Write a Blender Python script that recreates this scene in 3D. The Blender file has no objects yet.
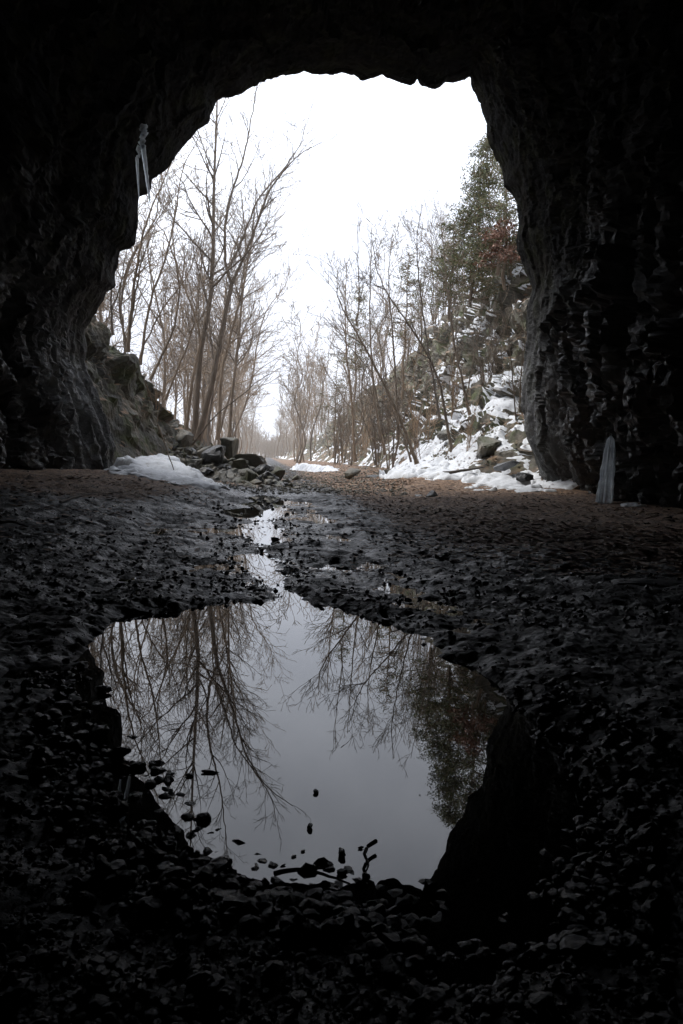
import bpy, math, random
import numpy as np
from mathutils import Matrix, Vector

random.seed(7)
RNG = np.random.default_rng(7)
scene = bpy.context.scene
COL = scene.collection

# ------------------------------------------------------------------ camera
F_PX = 826.0
PITCH = math.radians(3.7)      # looking slightly down
ROLL = math.radians(2.68)      # hand-held tilt
CAM = np.array([0.0, 0.0, 1.0])
cp, sp, cr, sr = math.cos(PITCH), math.sin(PITCH), math.cos(ROLL), math.sin(ROLL)
Rv = np.array([1.0, 0, 0]); Fv = np.array([0, cp, -sp]); Uv = np.array([0, sp, cp])
right = cr * Rv + sr * Uv
up = -sr * Rv + cr * Uv
cam_data = bpy.data.cameras.new("camera")
cam = bpy.data.objects.new("camera", cam_data)
COL.objects.link(cam)
cam.matrix_world = Matrix(((right[0], up[0], -Fv[0], CAM[0]), (right[1], up[1], -Fv[1], CAM[1]),
                           (right[2], up[2], -Fv[2], CAM[2]), (0, 0, 0, 1)))
cam_data.sensor_fit = 'VERTICAL'
cam_data.sensor_height = 24.0
cam_data.lens = F_PX / 1024.0 * 24.0
cam_data.clip_start = 0.05
cam_data.clip_end = 3000
scene.camera = cam


def ray(px, py):
    dx, dy = px - 341.5, py - 512.0
    x = dx * cr + dy * sr
    y = -dx * sr + dy * cr
    d = x * Rv + F_PX * Fv - y * Uv
    return d / d[1]


def at(px, py, D):          # world point seen in that direction, D metres ahead
    return CAM + ray(px, py) * D


def on_level(px, py, z=0.0):
    d = ray(px, py)
    return CAM + d * ((z - CAM[2]) / d[2])


# ------------------------------------------------------------------ world: overcast sky
world = bpy.data.worlds.new("World")
scene.world = world
world.use_nodes = True
wn = world.node_tree; wn.nodes.clear()
wo = wn.nodes.new('ShaderNodeOutputWorld')
bg = wn.nodes.new('ShaderNodeBackground')
sky = wn.nodes.new('ShaderNodeTexSky')
SUN_EL, SUN_ROT = 58.0, 290.0
try:
    sky.sky_type = 'NISHITA'
except Exception:
    pass
sky.sun_disc = False
sky.sun_elevation = math.radians(SUN_EL)
sky.sun_rotation = math.radians(SUN_ROT)
sky.dust_density = 5.0
hsv = wn.nodes.new('ShaderNodeHueSaturation')
hsv.inputs['Saturation'].default_value = 0.12
wn.links.new(sky.outputs[0], hsv.inputs['Color'])
tc = wn.nodes.new('ShaderNodeTexCoord')
nz = wn.nodes.new('ShaderNodeTexNoise'); nz.inputs['Scale'].default_value = 2.3; nz.inputs['Detail'].default_value = 5
wn.links.new(tc.outputs['Generated'], nz.inputs['Vector'])
rp = wn.nodes.new('ShaderNodeValToRGB')
rp.color_ramp.elements[0].position = 0.40; rp.color_ramp.elements[0].color = (9.6, 10.3, 12.0, 1)
rp.color_ramp.elements[1].position = 0.62; rp.color_ramp.elements[1].color = (15.0, 15.8, 17.6, 1)
wn.links.new(nz.outputs['Fac'], rp.inputs['Fac'])
mx = wn.nodes.new('ShaderNodeMixRGB'); mx.inputs['Fac'].default_value = 0.75
wn.links.new(hsv.outputs[0], mx.inputs[1]); wn.links.new(rp.outputs[0], mx.inputs[2])
# cloud deck: paler towards the horizon, a greyer band above it, bright overhead
sxyz = wn.nodes.new('ShaderNodeSeparateXYZ'); wn.links.new(tc.outputs['Generated'], sxyz.inputs[0])
el = wn.nodes.new('ShaderNodeValToRGB'); ce = el.color_ramp
for p_, c_ in ((0.0, 1.0), (0.22, 1.0), (0.40, 0.72), (0.65, 1.0)):
    e_ = ce.elements[0] if p_ == 0 else (ce.elements[1] if p_ == 0.65 else ce.elements.new(p_)); e_.position = p_; e_.color = (c_, c_, c_, 1)
wn.links.new(sxyz.outputs['Z'], el.inputs['Fac'])
mm_ = wn.nodes.new('ShaderNodeMixRGB'); mm_.blend_type = 'MULTIPLY'; mm_.inputs['Fac'].default_value = 1.0
wn.links.new(mx.outputs[0], mm_.inputs[1]); wn.links.new(el.outputs[0], mm_.inputs[2])
wn.links.new(mm_.outputs[0], bg.inputs['Color'])
bg.inputs['Strength'].default_value = 0.15
wn.links.new(bg.outputs[0], wo.inputs['Surface'])

sun_d = bpy.data.lights.new("sun", 'SUN'); sun_d.energy = 2.2; sun_d.angle = math.radians(25); sun_d.color = (1, 0.97, 0.92)
sun = bpy.data.objects.new("sun", sun_d); COL.objects.link(sun)
# sun_rotation is measured clockwise from +Y: direction towards the sun
sd_ = Vector((math.sin(math.radians(SUN_ROT)) * math.cos(math.radians(SUN_EL)),
              math.cos(math.radians(SUN_ROT)) * math.cos(math.radians(SUN_EL)), math.sin(math.radians(SUN_EL))))
sun.rotation_euler = sd_.to_track_quat('Z', 'Y').to_euler()

scene.view_settings.view_transform = 'Standard'
scene.view_settings.look = 'None'
scene.view_settings.exposure = 0.15
scene.view_settings.gamma = 1.0
scene.view_settings.use_curve_mapping = False
scene.cycles.max_bounces = 8
scene.cycles.diffuse_bounces = 4
scene.cycles.use_denoising = True
scene.cycles.caustics_reflective = False
scene.cycles.caustics_refractive = False


# ------------------------------------------------------------------ noise
def _h(ix, iy, iz, seed):
    h = (ix * 374761393 + iy * 668265263 + iz * 2147483647 + seed * 1274126177) & 0xFFFFFFFF
    h = ((h ^ (h >> 13)) * 1274126177) & 0xFFFFFFFF
    h = ((h ^ (h >> 16)) * 2246822519) & 0xFFFFFFFF
    return ((h ^ (h >> 15)) & 0xFFFFFF).astype(np.float64) / float(0xFFFFFF)


def vnoise(P, seed=0):
    P = np.asarray(P, float)
    i = np.floor(P).astype(np.int64); f = P - i
    f = f * f * f * (f * (f * 6 - 15) + 10)
    r = 0
    for dx in (0, 1):
        for dy in (0, 1):
            for dz in (0, 1):
                w = (f[..., 0] if dx else 1 - f[..., 0]) * (f[..., 1] if dy else 1 - f[..., 1]) * (f[..., 2] if dz else 1 - f[..., 2])
                r = r + w * _h(i[..., 0] + dx, i[..., 1] + dy, i[..., 2] + dz, seed)
    return r * 2 - 1


def fbm(P, octaves=4, seed=0):
    P = np.asarray(P, float); a, s, r = 1.0, 1.0, 0
    for k in range(octaves):
        r = r + a * vnoise(P * s + 17.3 * k, seed + k); a *= 0.5; s *= 2.03
    return r


def facet(P, seed=0):       # broken planes: every cell has its own tilt and offset
    P = np.asarray(P, float); i0 = np.floor(P).astype(np.int64)
    best = np.full(P.shape[:-1], 1e9); val = np.zeros(P.shape[:-1])
    for dx in (-1, 0, 1):
        for dy in (-1, 0, 1):
            for dz in (-1, 0, 1):
                c = i0 + np.array([dx, dy, dz])
                a = (c[..., 0], c[..., 1], c[..., 2])
                q = np.stack([c[..., k] + _h(*a, seed + k) for k in range(3)], -1)
                d = P - q
                dist = (d ** 2).sum(-1)
                g = np.stack([_h(*a, seed + 5 + k) - 0.5 for k in range(3)], -1)
                v = (d * g).sum(-1) * 1.6 + (_h(*a, seed + 9) - 0.5) * 0.7
                m = dist < best
                best = np.where(m, dist, best); val = np.where(m, v, val)
    return val


def sstep(a, b, x):
    t = np.clip((x - a) / (b - a), 0, 1); return t * t * (3 - 2 * t)


# ------------------------------------------------------------------ mesh helpers
def mesh_from(name, V, Fq, mat, smooth=True):
    V = np.asarray(V, np.float32).reshape(-1, 3); Fq = np.asarray(Fq, np.int32)
    me = bpy.data.meshes.new(name)
    me.vertices.add(len(V)); me.vertices.foreach_set("co", V.ravel())
    n, k = Fq.shape
    me.loops.add(n * k); me.loops.foreach_set("vertex_index", Fq.ravel())
    me.polygons.add(n); me.polygons.foreach_set("loop_start", np.arange(0, n * k, k, dtype=np.int32))
    me.polygons.foreach_set("loop_total", np.full(n, k, np.int32))
    me.polygons.foreach_set("use_smooth", np.full(n, smooth, bool))
    me.update(calc_edges=True)
    me.materials.append(mat)
    return me


def grid_quads(r, c):
    a = np.arange(r * c).reshape(r, c)
    return np.stack([a[:-1, :-1], a[:-1, 1:], a[1:, 1:], a[1:, :-1]], -1).reshape(-1, 4)


def link(name, me, parent=None):
    o = bpy.data.objects.new(name, me); COL.objects.link(o)
    if parent is not None:
        o.parent = parent
    return o


def tag(o, label=None, cat=None, group=None, kind=None):
    if label: o['label'] = label
    if cat: o['category'] = cat
    if group: o['group'] = group
    if kind: o['kind'] = kind
    return o


def empty(name, loc=(0, 0, 0)):
    o = bpy.data.objects.new(name, None); COL.objects.link(o); o.location = [float(v) for v in loc]
    o.empty_display_size = 0.1
    return o


def copy_tree(o):
    c = o.copy(); COL.objects.link(c)
    for ch in list(o.children):
        d = ch.copy(); COL.objects.link(d); d.parent = c
    return c


def tubes(lines):           # lines: (pts Nx3, radii N, sides) -> verts, quads
    buckets = {}
    for p, r, s in lines:
        buckets.setdefault((len(p), s), []).append((p, r))
    VV, FF, base = [], [], 0
    for (n, s), L in buckets.items():
        P = np.array([a[0] for a in L], float); R = np.array([a[1] for a in L], float)
        T = np.gradient(P, axis=1); T /= np.linalg.norm(T, axis=-1, keepdims=True) + 1e-9
        ref = np.array([0.31, 0.95, 0.05]); U = np.cross(T, ref); U /= np.linalg.norm(U, axis=-1, keepdims=True) + 1e-9
        W = np.cross(T, U)
        ang = np.arange(s) / s * 2 * math.pi
        V = P[:, :, None] + R[:, :, None, None] * (np.cos(ang)[None, None, :, None] * U[:, :, None] + np.sin(ang)[None, None, :, None] * W[:, :, None])
        m = len(L)
        idx = base + np.arange(m * n * s).reshape(m, n, s)
        nx = np.roll(idx, -1, axis=2)
        q = np.stack([idx[:, :-1], nx[:, :-1], nx[:, 1:], idx[:, 1:]], -1).reshape(-1, 4)
        VV.append(V.reshape(-1, 3)); FF.append(q); base += m * n * s
    return np.concatenate(VV), np.concatenate(FF)


# ------------------------------------------------------------------ materials
def mat_base(name):
    m = bpy.data.materials.new(name); m.use_nodes = True
    nt = m.node_tree; b = nt.nodes['Principled BSDF']
    return m, nt, b


def N(nt, t, **kw):
    n = nt.nodes.new(t)
    for k, v in kw.items():
        n.inputs[k].default_value = v
    return n


def ramp(nt, src, stops):
    r = nt.nodes.new('ShaderNodeValToRGB'); cr_ = r.color_ramp
    while len(cr_.elements) < len(stops): cr_.elements.new(0.5)
    for e, (p, c) in zip(cr_.elements, stops):
        e.position = p; e.color = (*c, 1) if len(c) == 3 else c
    nt.links.new(src, r.inputs['Fac']); return r


def rock_material(name, stops, rough=(0.25, 0.6), scale=1.0, bump=0.5, moss=None, litter=None, wet_spec=0.5, dry_above=None):
    m, nt, b = mat_base(name)
    tcn = nt.nodes.new('ShaderNodeTexCoord')
    geo = nt.nodes.new('ShaderNodeNewGeometry')
    pos = geo.outputs['Position']
    n1 = N(nt, 'ShaderNodeTexNoise', Scale=0.7 * scale, Detail=8, Roughness=0.65); nt.links.new(pos, n1.inputs['Vector'])
    c = ramp(nt, n1.outputs['Fac'], stops).outputs[0]
    n2 = N(nt, 'ShaderNodeTexNoise', Scale=9 * scale, Detail=6, Roughness=0.7); nt.links.new(pos, n2.inputs['Vector'])
    mul = nt.nodes.new('ShaderNodeMixRGB'); mul.blend_type = 'MULTIPLY'; mul.inputs['Fac'].default_value = 0.8
    rr = ramp(nt, n2.outputs['Fac'], [(0.3, (0.45, 0.45, 0.45)), (0.7, (1.3, 1.3, 1.3))])
    nt.links.new(c, mul.inputs[1]); nt.links.new(rr.outputs[0], mul.inputs[2]); c = mul.outputs[0]
    sepn = nt.nodes.new('ShaderNodeSeparateXYZ'); nt.links.new(geo.outputs['Normal'], sepn.inputs[0])
    for col, lo, hi, sc in ((moss, 0.5, 0.68, 1.7), (litter, 0.46, 0.6, 2.3)):
        if col is None: continue
        n3 = N(nt, 'ShaderNodeTexNoise', Scale=sc, Detail=5); nt.links.new(pos, n3.inputs['Vector'])
        f = ramp(nt, n3.outputs['Fac'], [(lo, (0, 0, 0)), (hi, (1, 1, 1))]).outputs[0]
        if col is litter:
            fz = ramp(nt, sepn.outputs['Z'], [(0.45, (0, 0, 0)), (0.75, (1, 1, 1))]).outputs[0]
            mm = nt.nodes.new('ShaderNodeMath'); mm.operation = 'MULTIPLY'
            nt.links.new(f, mm.inputs[0]); nt.links.new(fz, mm.inputs[1]); f = mm.outputs[0]
        mxn = nt.nodes.new('ShaderNodeMixRGB'); nt.links.new(f, mxn.inputs['Fac']); nt.links.new(c, mxn.inputs[1])
        mxn.inputs[2].default_value = (*col, 1); c = mxn.outputs[0]
    nt.links.new(c, b.inputs['Base Color'])
    n4 = N(nt, 'ShaderNodeTexNoise', Scale=1.6, Detail=4)
    if dry_above:
        m4 = nt.nodes.new('ShaderNodeMapping'); m4.inputs['Scale'].default_value = (1.6, 1.6, 0.22); nt.links.new(pos, m4.inputs[0]); nt.links.new(m4.outputs[0], n4.inputs['Vector'])
    else: nt.links.new(pos, n4.inputs['Vector'])
    rf = ramp(nt, n4.outputs['Fac'], [(0.35, (rough[0],) * 3), (0.65, (rough[1],) * 3)])
    nt.links.new(rf.outputs[0], b.inputs['Roughness'])
    b.inputs['Specular IOR Level'].default_value = wet_spec
    if dry_above:            # seepage keeps the lower wall wet, the roof is dry and dusty
        sp_ = nt.nodes.new('ShaderNodeSeparateXYZ'); nt.links.new(pos, sp_.inputs[0])
        mr = N(nt, 'ShaderNodeMapRange'); mr.inputs['From Min'].default_value = dry_above[0]; mr.inputs['From Max'].default_value = dry_above[1]; nt.links.new(sp_.outputs['Z'], mr.inputs['Value'])
        mq = nt.nodes.new('ShaderNodeMixRGB'); nt.links.new(mr.outputs[0], mq.inputs['Fac']); nt.links.new(rf.outputs[0], mq.inputs[1]); mq.inputs[2].default_value = (0.92, 0.92, 0.92, 1)
        nt.links.new(mq.outputs[0], b.inputs['Roughness'])
        m2 = N(nt, 'ShaderNodeMapRange'); m2.inputs['From Min'].default_value = dry_above[0]; m2.inputs['From Max'].default_value = dry_above[1]; nt.links.new(sp_.outputs['Z'], m2.inputs['Value'])
        m2.inputs['To Min'].default_value = wet_spec; m2.inputs['To Max'].default_value = 0.05; nt.links.new(m2.outputs[0], b.inputs['Specular IOR Level'])
    n5 = N(nt, 'ShaderNodeTexNoise', Scale=14 * scale, Detail=8, Roughness=0.75); nt.links.new(pos, n5.inputs['Vector'])
    vo = N(nt, 'ShaderNodeTexVoronoi', Scale=5 * scale); nt.links.new(pos, vo.inputs['Vector'])
    ad = nt.nodes.new('ShaderNodeMath'); ad.operation = 'ADD'; nt.links.new(n5.outputs['Fac'], ad.inputs[0]); nt.links.new(vo.outputs['Distance'], ad.inputs[1])
    bp = N(nt, 'ShaderNodeBump', Strength=bump, Distance=0.06 / scale); nt.links.new(ad.outputs[0], bp.inputs['Height'])
    nt.links.new(bp.outputs[0], b.inputs['Normal'])
    return m


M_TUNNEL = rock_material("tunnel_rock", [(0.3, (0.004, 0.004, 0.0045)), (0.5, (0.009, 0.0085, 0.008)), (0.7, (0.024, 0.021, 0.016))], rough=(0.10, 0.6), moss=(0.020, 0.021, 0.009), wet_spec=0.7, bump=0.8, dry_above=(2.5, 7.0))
M_CLIFF = rock_material("cliff_rock", [(0.3, (0.045, 0.042, 0.033)), (0.5, (0.105, 0.092, 0.066)), (0.72, (0.21, 0.175, 0.125))], rough=(0.5, 0.85), moss=(0.10, 0.115, 0.045), litter=(0.24, 0.15, 0.085), scale=1.2)
M_LEFT = rock_material("left_bank_rock", [(0.3, (0.04, 0.04, 0.034)), (0.48, (0.085, 0.08, 0.062)), (0.72, (0.19, 0.16, 0.11))], rough=(0.45, 0.85), moss=(0.075, 0.085, 0.03), litter=(0.26, 0.16, 0.09), scale=1.6, bump=0.8)
M_BOULDER = rock_material("boulder_rock", [(0.3, (0.08, 0.08, 0.075)), (0.5, (0.17, 0.16, 0.135)), (0.72, (0.32, 0.275, 0.205))], rough=(0.45, 0.8), scale=2.5, moss=(0.09, 0.095, 0.05))
M_DARKSTONE = rock_material("wet_stone", [(0.3, (0.03, 0.031, 0.033)), (0.5, (0.05, 0.05, 0.05)), (0.72, (0.09, 0.085, 0.08))], rough=(0.2, 0.5), scale=6)
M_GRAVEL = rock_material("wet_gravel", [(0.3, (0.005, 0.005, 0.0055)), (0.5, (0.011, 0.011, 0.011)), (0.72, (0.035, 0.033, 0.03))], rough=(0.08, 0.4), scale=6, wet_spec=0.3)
M_GREYSTONE = rock_material("grey_stone", [(0.3, (0.12, 0.13, 0.14)), (0.5, (0.2, 0.21, 0.22)), (0.72, (0.3, 0.3, 0.3))], rough=(0.3, 0.6), scale=5)


def ground_material():
    m, nt, b = mat_base("mud_and_litter")
    geo = nt.nodes.new('ShaderNodeNewGeometry'); pos = geo.outputs['Position']
    sx = nt.nodes.new('ShaderNodeSeparateXYZ'); nt.links.new(pos, sx.inputs[0])
    n1 = N(nt, 'ShaderNodeTexNoise', Scale=3.0, Detail=10, Roughness=0.7); nt.links.new(pos, n1.inputs['Vector'])
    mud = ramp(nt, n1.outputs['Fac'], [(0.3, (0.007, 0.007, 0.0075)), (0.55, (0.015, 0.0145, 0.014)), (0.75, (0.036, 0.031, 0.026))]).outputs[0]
    vo = N(nt, 'ShaderNodeTexVoronoi', Scale=16.0); nt.links.new(pos, vo.inputs['Vector'])
    lf = ramp(nt, vo.outputs['Color'], [(0.15, (0.06, 0.038, 0.024)), (0.5, (0.19, 0.11, 0.062)), (0.85, (0.32, 0.21, 0.135))]).outputs[0]
    # leaf litter lies towards the mouth and outside: an attribute painted by place (amount of leaves)
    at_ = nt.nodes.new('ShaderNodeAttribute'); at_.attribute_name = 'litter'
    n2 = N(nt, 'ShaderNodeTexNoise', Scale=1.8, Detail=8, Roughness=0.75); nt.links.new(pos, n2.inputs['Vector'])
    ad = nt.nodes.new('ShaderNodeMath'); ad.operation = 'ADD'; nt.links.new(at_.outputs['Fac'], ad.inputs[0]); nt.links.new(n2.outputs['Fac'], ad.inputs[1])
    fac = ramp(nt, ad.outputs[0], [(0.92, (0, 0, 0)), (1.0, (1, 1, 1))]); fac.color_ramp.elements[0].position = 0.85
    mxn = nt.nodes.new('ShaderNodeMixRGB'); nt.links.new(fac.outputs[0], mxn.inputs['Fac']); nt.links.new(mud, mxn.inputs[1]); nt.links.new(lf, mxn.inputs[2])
    nt.links.new(mxn.outputs[0], b.inputs['Base Color'])
    rf = nt.nodes.new('ShaderNodeMixRGB'); nt.links.new(fac.outputs[0], rf.inputs['Fac'])
    n3 = N(nt, 'ShaderNodeTexNoise', Scale=5.0, Detail=5); nt.links.new(pos, n3.inputs['Vector'])
    rg = ramp(nt, n3.outputs['Fac'], [(0.38, (0.4,) * 3), (0.6, (0.75,) * 3)])
    nt.links.new(rg.outputs[0], rf.inputs[1]); rf.inputs[2].default_value = (0.8, 0.8, 0.8, 1)
    aw = nt.nodes.new('ShaderNodeAttribute'); aw.attribute_name = 'wet'
    wm = nt.nodes.new('ShaderNodeMixRGB'); nt.links.new(aw.outputs['Fac'], wm.inputs['Fac']); nt.links.new(rf.outputs[0], wm.inputs[1]); wm.inputs[2].default_value = (0.16, 0.16, 0.16, 1)
    nt.links.new(wm.outputs[0], b.inputs['Roughness'])
    n5 = N(nt, 'ShaderNodeTexNoise', Scale=45, Detail=6, Roughness=0.7); nt.links.new(pos, n5.inputs['Vector'])
    v2 = N(nt, 'ShaderNodeTexVoronoi', Scale=30.0); nt.links.new(pos, v2.inputs['Vector'])
    a2 = nt.nodes.new('ShaderNodeMath'); a2.operation = 'SUBTRACT'; nt.links.new(n5.outputs['Fac'], a2.inputs[0]); nt.links.new(v2.outputs['Distance'], a2.inputs[1])
    bp = N(nt, 'ShaderNodeBump', Strength=0.6, Distance=0.02); nt.links.new(a2.outputs[0], bp.inputs['Height'])
    nt.links.new(bp.outputs[0], b.inputs['Normal'])
    return m


M_GROUND = ground_material()

M_WATER, nt, b = mat_base("puddle_water")
b.inputs['Base Color'].default_value = (0.006, 0.0065, 0.006, 1); b.inputs['Roughness'].default_value = 0.0
b.inputs['IOR'].default_value = 1.33
geo = nt.nodes.new('ShaderNodeNewGeometry'); nn = N(nt, 'ShaderNodeTexNoise', Scale=2.5, Detail=2); nt.links.new(geo.outputs['Position'], nn.inputs['Vector'])
bp = N(nt, 'ShaderNodeBump', Strength=0.03, Distance=0.01); nt.links.new(nn.outputs['Fac'], bp.inputs['Height']); nt.links.new(bp.outputs[0], b.inputs['Normal'])

M_SNOW, nt, b = mat_base("old_snow")
geo = nt.nodes.new('ShaderNodeNewGeometry'); nn = N(nt, 'ShaderNodeTexNoise', Scale=6, Detail=8, Roughness=0.7); nt.links.new(geo.outputs['Position'], nn.inputs['Vector'])
rr = ramp(nt, nn.outputs['Fac'], [(0.30, (0.36, 0.33, 0.30)), (0.42, (0.74, 0.76, 0.79)), (0.7, (0.86, 0.88, 0.92))]); nt.links.new(rr.outputs[0], b.inputs['Base Color'])
b.inputs['Roughness'].default_value = 0.6
bp = N(nt, 'ShaderNodeBump', Strength=0.5, Distance=0.03); nt.links.new(nn.outputs['Fac'], bp.inputs['Height']); nt.links.new(bp.outputs[0], b.inputs['Normal'])

M_ICE, nt, b = mat_base("clear_ice")
b.inputs['Base Color'].default_value = (0.85, 0.92, 0.95, 1); b.inputs['Roughness'].default_value = 0.12; b.inputs['IOR'].default_value = 1.31
b.inputs['Transmission Weight'].default_value = 1.0
geo = nt.nodes.new('ShaderNodeNewGeometry'); nn = N(nt, 'ShaderNodeTexNoise', Scale=18, Detail=4); nt.links.new(geo.outputs['Position'], nn.inputs['Vector'])
bp = N(nt, 'ShaderNodeBump', Strength=0.5, Distance=0.03); nt.links.new(nn.outputs['Fac'], bp.inputs['Height']); nt.links.new(bp.outputs[0], b.inputs['Normal'])
tl_ = nt.nodes.new('ShaderNodeBsdfTranslucent'); tl_.inputs['Color'].default_value = (0.80, 0.84, 0.87, 1)
ms = nt.nodes.new('ShaderNodeMixShader'); ms.inputs[0].default_value = 0.55
nt.links.new(b.outputs[0], ms.inputs[1]); nt.links.new(tl_.outputs[0], ms.inputs[2])
nt.links.new(ms.outputs[0], nt.nodes['Material Output'].inputs['Surface'])


def bark_material(name, c0, c1):
    m, nt, b = mat_base(name)
    geo = nt.nodes.new('ShaderNodeNewGeometry')
    mp = nt.nodes.new('ShaderNodeMapping'); mp.inputs['Scale'].default_value = (1, 1, 0.25); nt.links.new(geo.outputs['Position'], mp.inputs[0])
    n1 = N(nt, 'ShaderNodeTexNoise', Scale=9, Detail=6, Roughness=0.7); nt.links.new(mp.outputs[0], n1.inputs['Vector'])
    r = ramp(nt, n1.outputs['Fac'], [(0.3, c0), (0.7, c1)])
    oi = nt.nodes.new('ShaderNodeObjectInfo'); r2 = ramp(nt, oi.outputs['Random'], [(0.0, (0.6, 0.6, 0.62)), (0.5, (1.0, 0.97, 0.92)), (1.0, (1.35, 1.25, 1.12))])
    mlt = nt.nodes.new('ShaderNodeMixRGB'); mlt.blend_type = 'MULTIPLY'; mlt.inputs['Fac'].default_value = 1.0
    nt.links.new(r.outputs[0], mlt.inputs[1]); nt.links.new(r2.outputs[0], mlt.inputs[2]); nt.links.new(mlt.outputs[0], b.inputs['Base Color'])
    b.inputs['Roughness'].default_value = 0.85
    bp = N(nt, 'ShaderNodeBump', Strength=0.5, Distance=0.02); nt.links.new(n1.outputs['Fac'], bp.inputs['Height']); nt.links.new(bp.outputs[0], b.inputs['Normal'])
    return m


M_BARK = bark_material("grey_brown_bark", (0.12, 0.095, 0.072), (0.28, 0.22, 0.165))
M_TWIG = bark_material("twig_bark", (0.17, 0.138, 0.108), (0.31, 0.255, 0.20))
M_TAN = bark_material("tan_bark", (0.19, 0.14, 0.095), (0.36, 0.27, 0.19))
M_BRUSH = bark_material("grey_brush_bark", (0.11, 0.088, 0.07), (0.24, 0.19, 0.145))
M_STICK = bark_material("dead_wood", (0.05, 0.04, 0.03), (0.14, 0.11, 0.085))


def leaf_material(name, stops):
    m, nt, b = mat_base(name)
    geo = nt.nodes.new('ShaderNodeNewGeometry')
    r = ramp(nt, geo.outputs['Random Per Island'], stops); nt.links.new(r.outputs[0], b.inputs['Base Color'])
    b.inputs['Roughness'].default_value = 0.65
    return m


M_NEEDLE = leaf_material("needles", [(0.0, (0.07, 0.08, 0.03)), (0.5, (0.13, 0.145, 0.055)), (0.8, (0.2, 0.18, 0.085)), (1.0, (0.2, 0.11, 0.06))])
M_OAKLEAF = leaf_material("dry_oak_leaves", [(0, (0.16, 0.07, 0.04)), (0.6, (0.25, 0.12, 0.075)), (1, (0.3, 0.18, 0.12))])
M_LITTER = leaf_material("fallen_leaves", [(0, (0.07, 0.04, 0.025)), (0.45, (0.22, 0.12, 0.07)), (0.8, (0.34, 0.21, 0.13)), (1, (0.5, 0.4, 0.3))])

SLOPE = 0.0954              # the old railway bed runs slightly to the left


def U2X(u, y): return u - SLOPE * y


# ------------------------------------------------------------------ ground sheet
PUD_PX = [(97, 655), (108, 632), (140, 618), (200, 609), (285, 603), (335, 608), (375, 622), (420, 648), (462, 676), (500, 700), (545, 728),
          (575, 775), (585, 830), (572, 890), (545, 940), (500, 975), (450, 985), (425, 950), (412, 900), (385, 893), (340, 884), (290, 877), (240, 872), (205, 845),
          (165, 815), (140, 785), (122, 745), (105, 700)]
PUD = np.array([on_level(*p)[:2] for p in PUD_PX])


def poly_sd(X, Y, P):       # + inside
    d2 = np.full(X.shape, 1e9); inside = np.zeros(X.shape, bool); n = len(P)
    for i in range(n):
        a, b_ = P[i], P[(i + 1) % n]; e = b_ - a
        t = np.clip(((X - a[0]) * e[0] + (Y - a[1]) * e[1]) / (e @ e), 0, 1)
        d2 = np.minimum(d2, (X - a[0] - t * e[0]) ** 2 + (Y - a[1] - t * e[1]) ** 2)
        c = ((a[1] > Y) != (b_[1] > Y)) & (X < (b_[0] - a[0]) * (Y - a[1]) / (b_[1] - a[1] + 1e-12) + a[0])
        inside ^= c
    return np.where(inside, 1, -1) * np.sqrt(d2)


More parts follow.
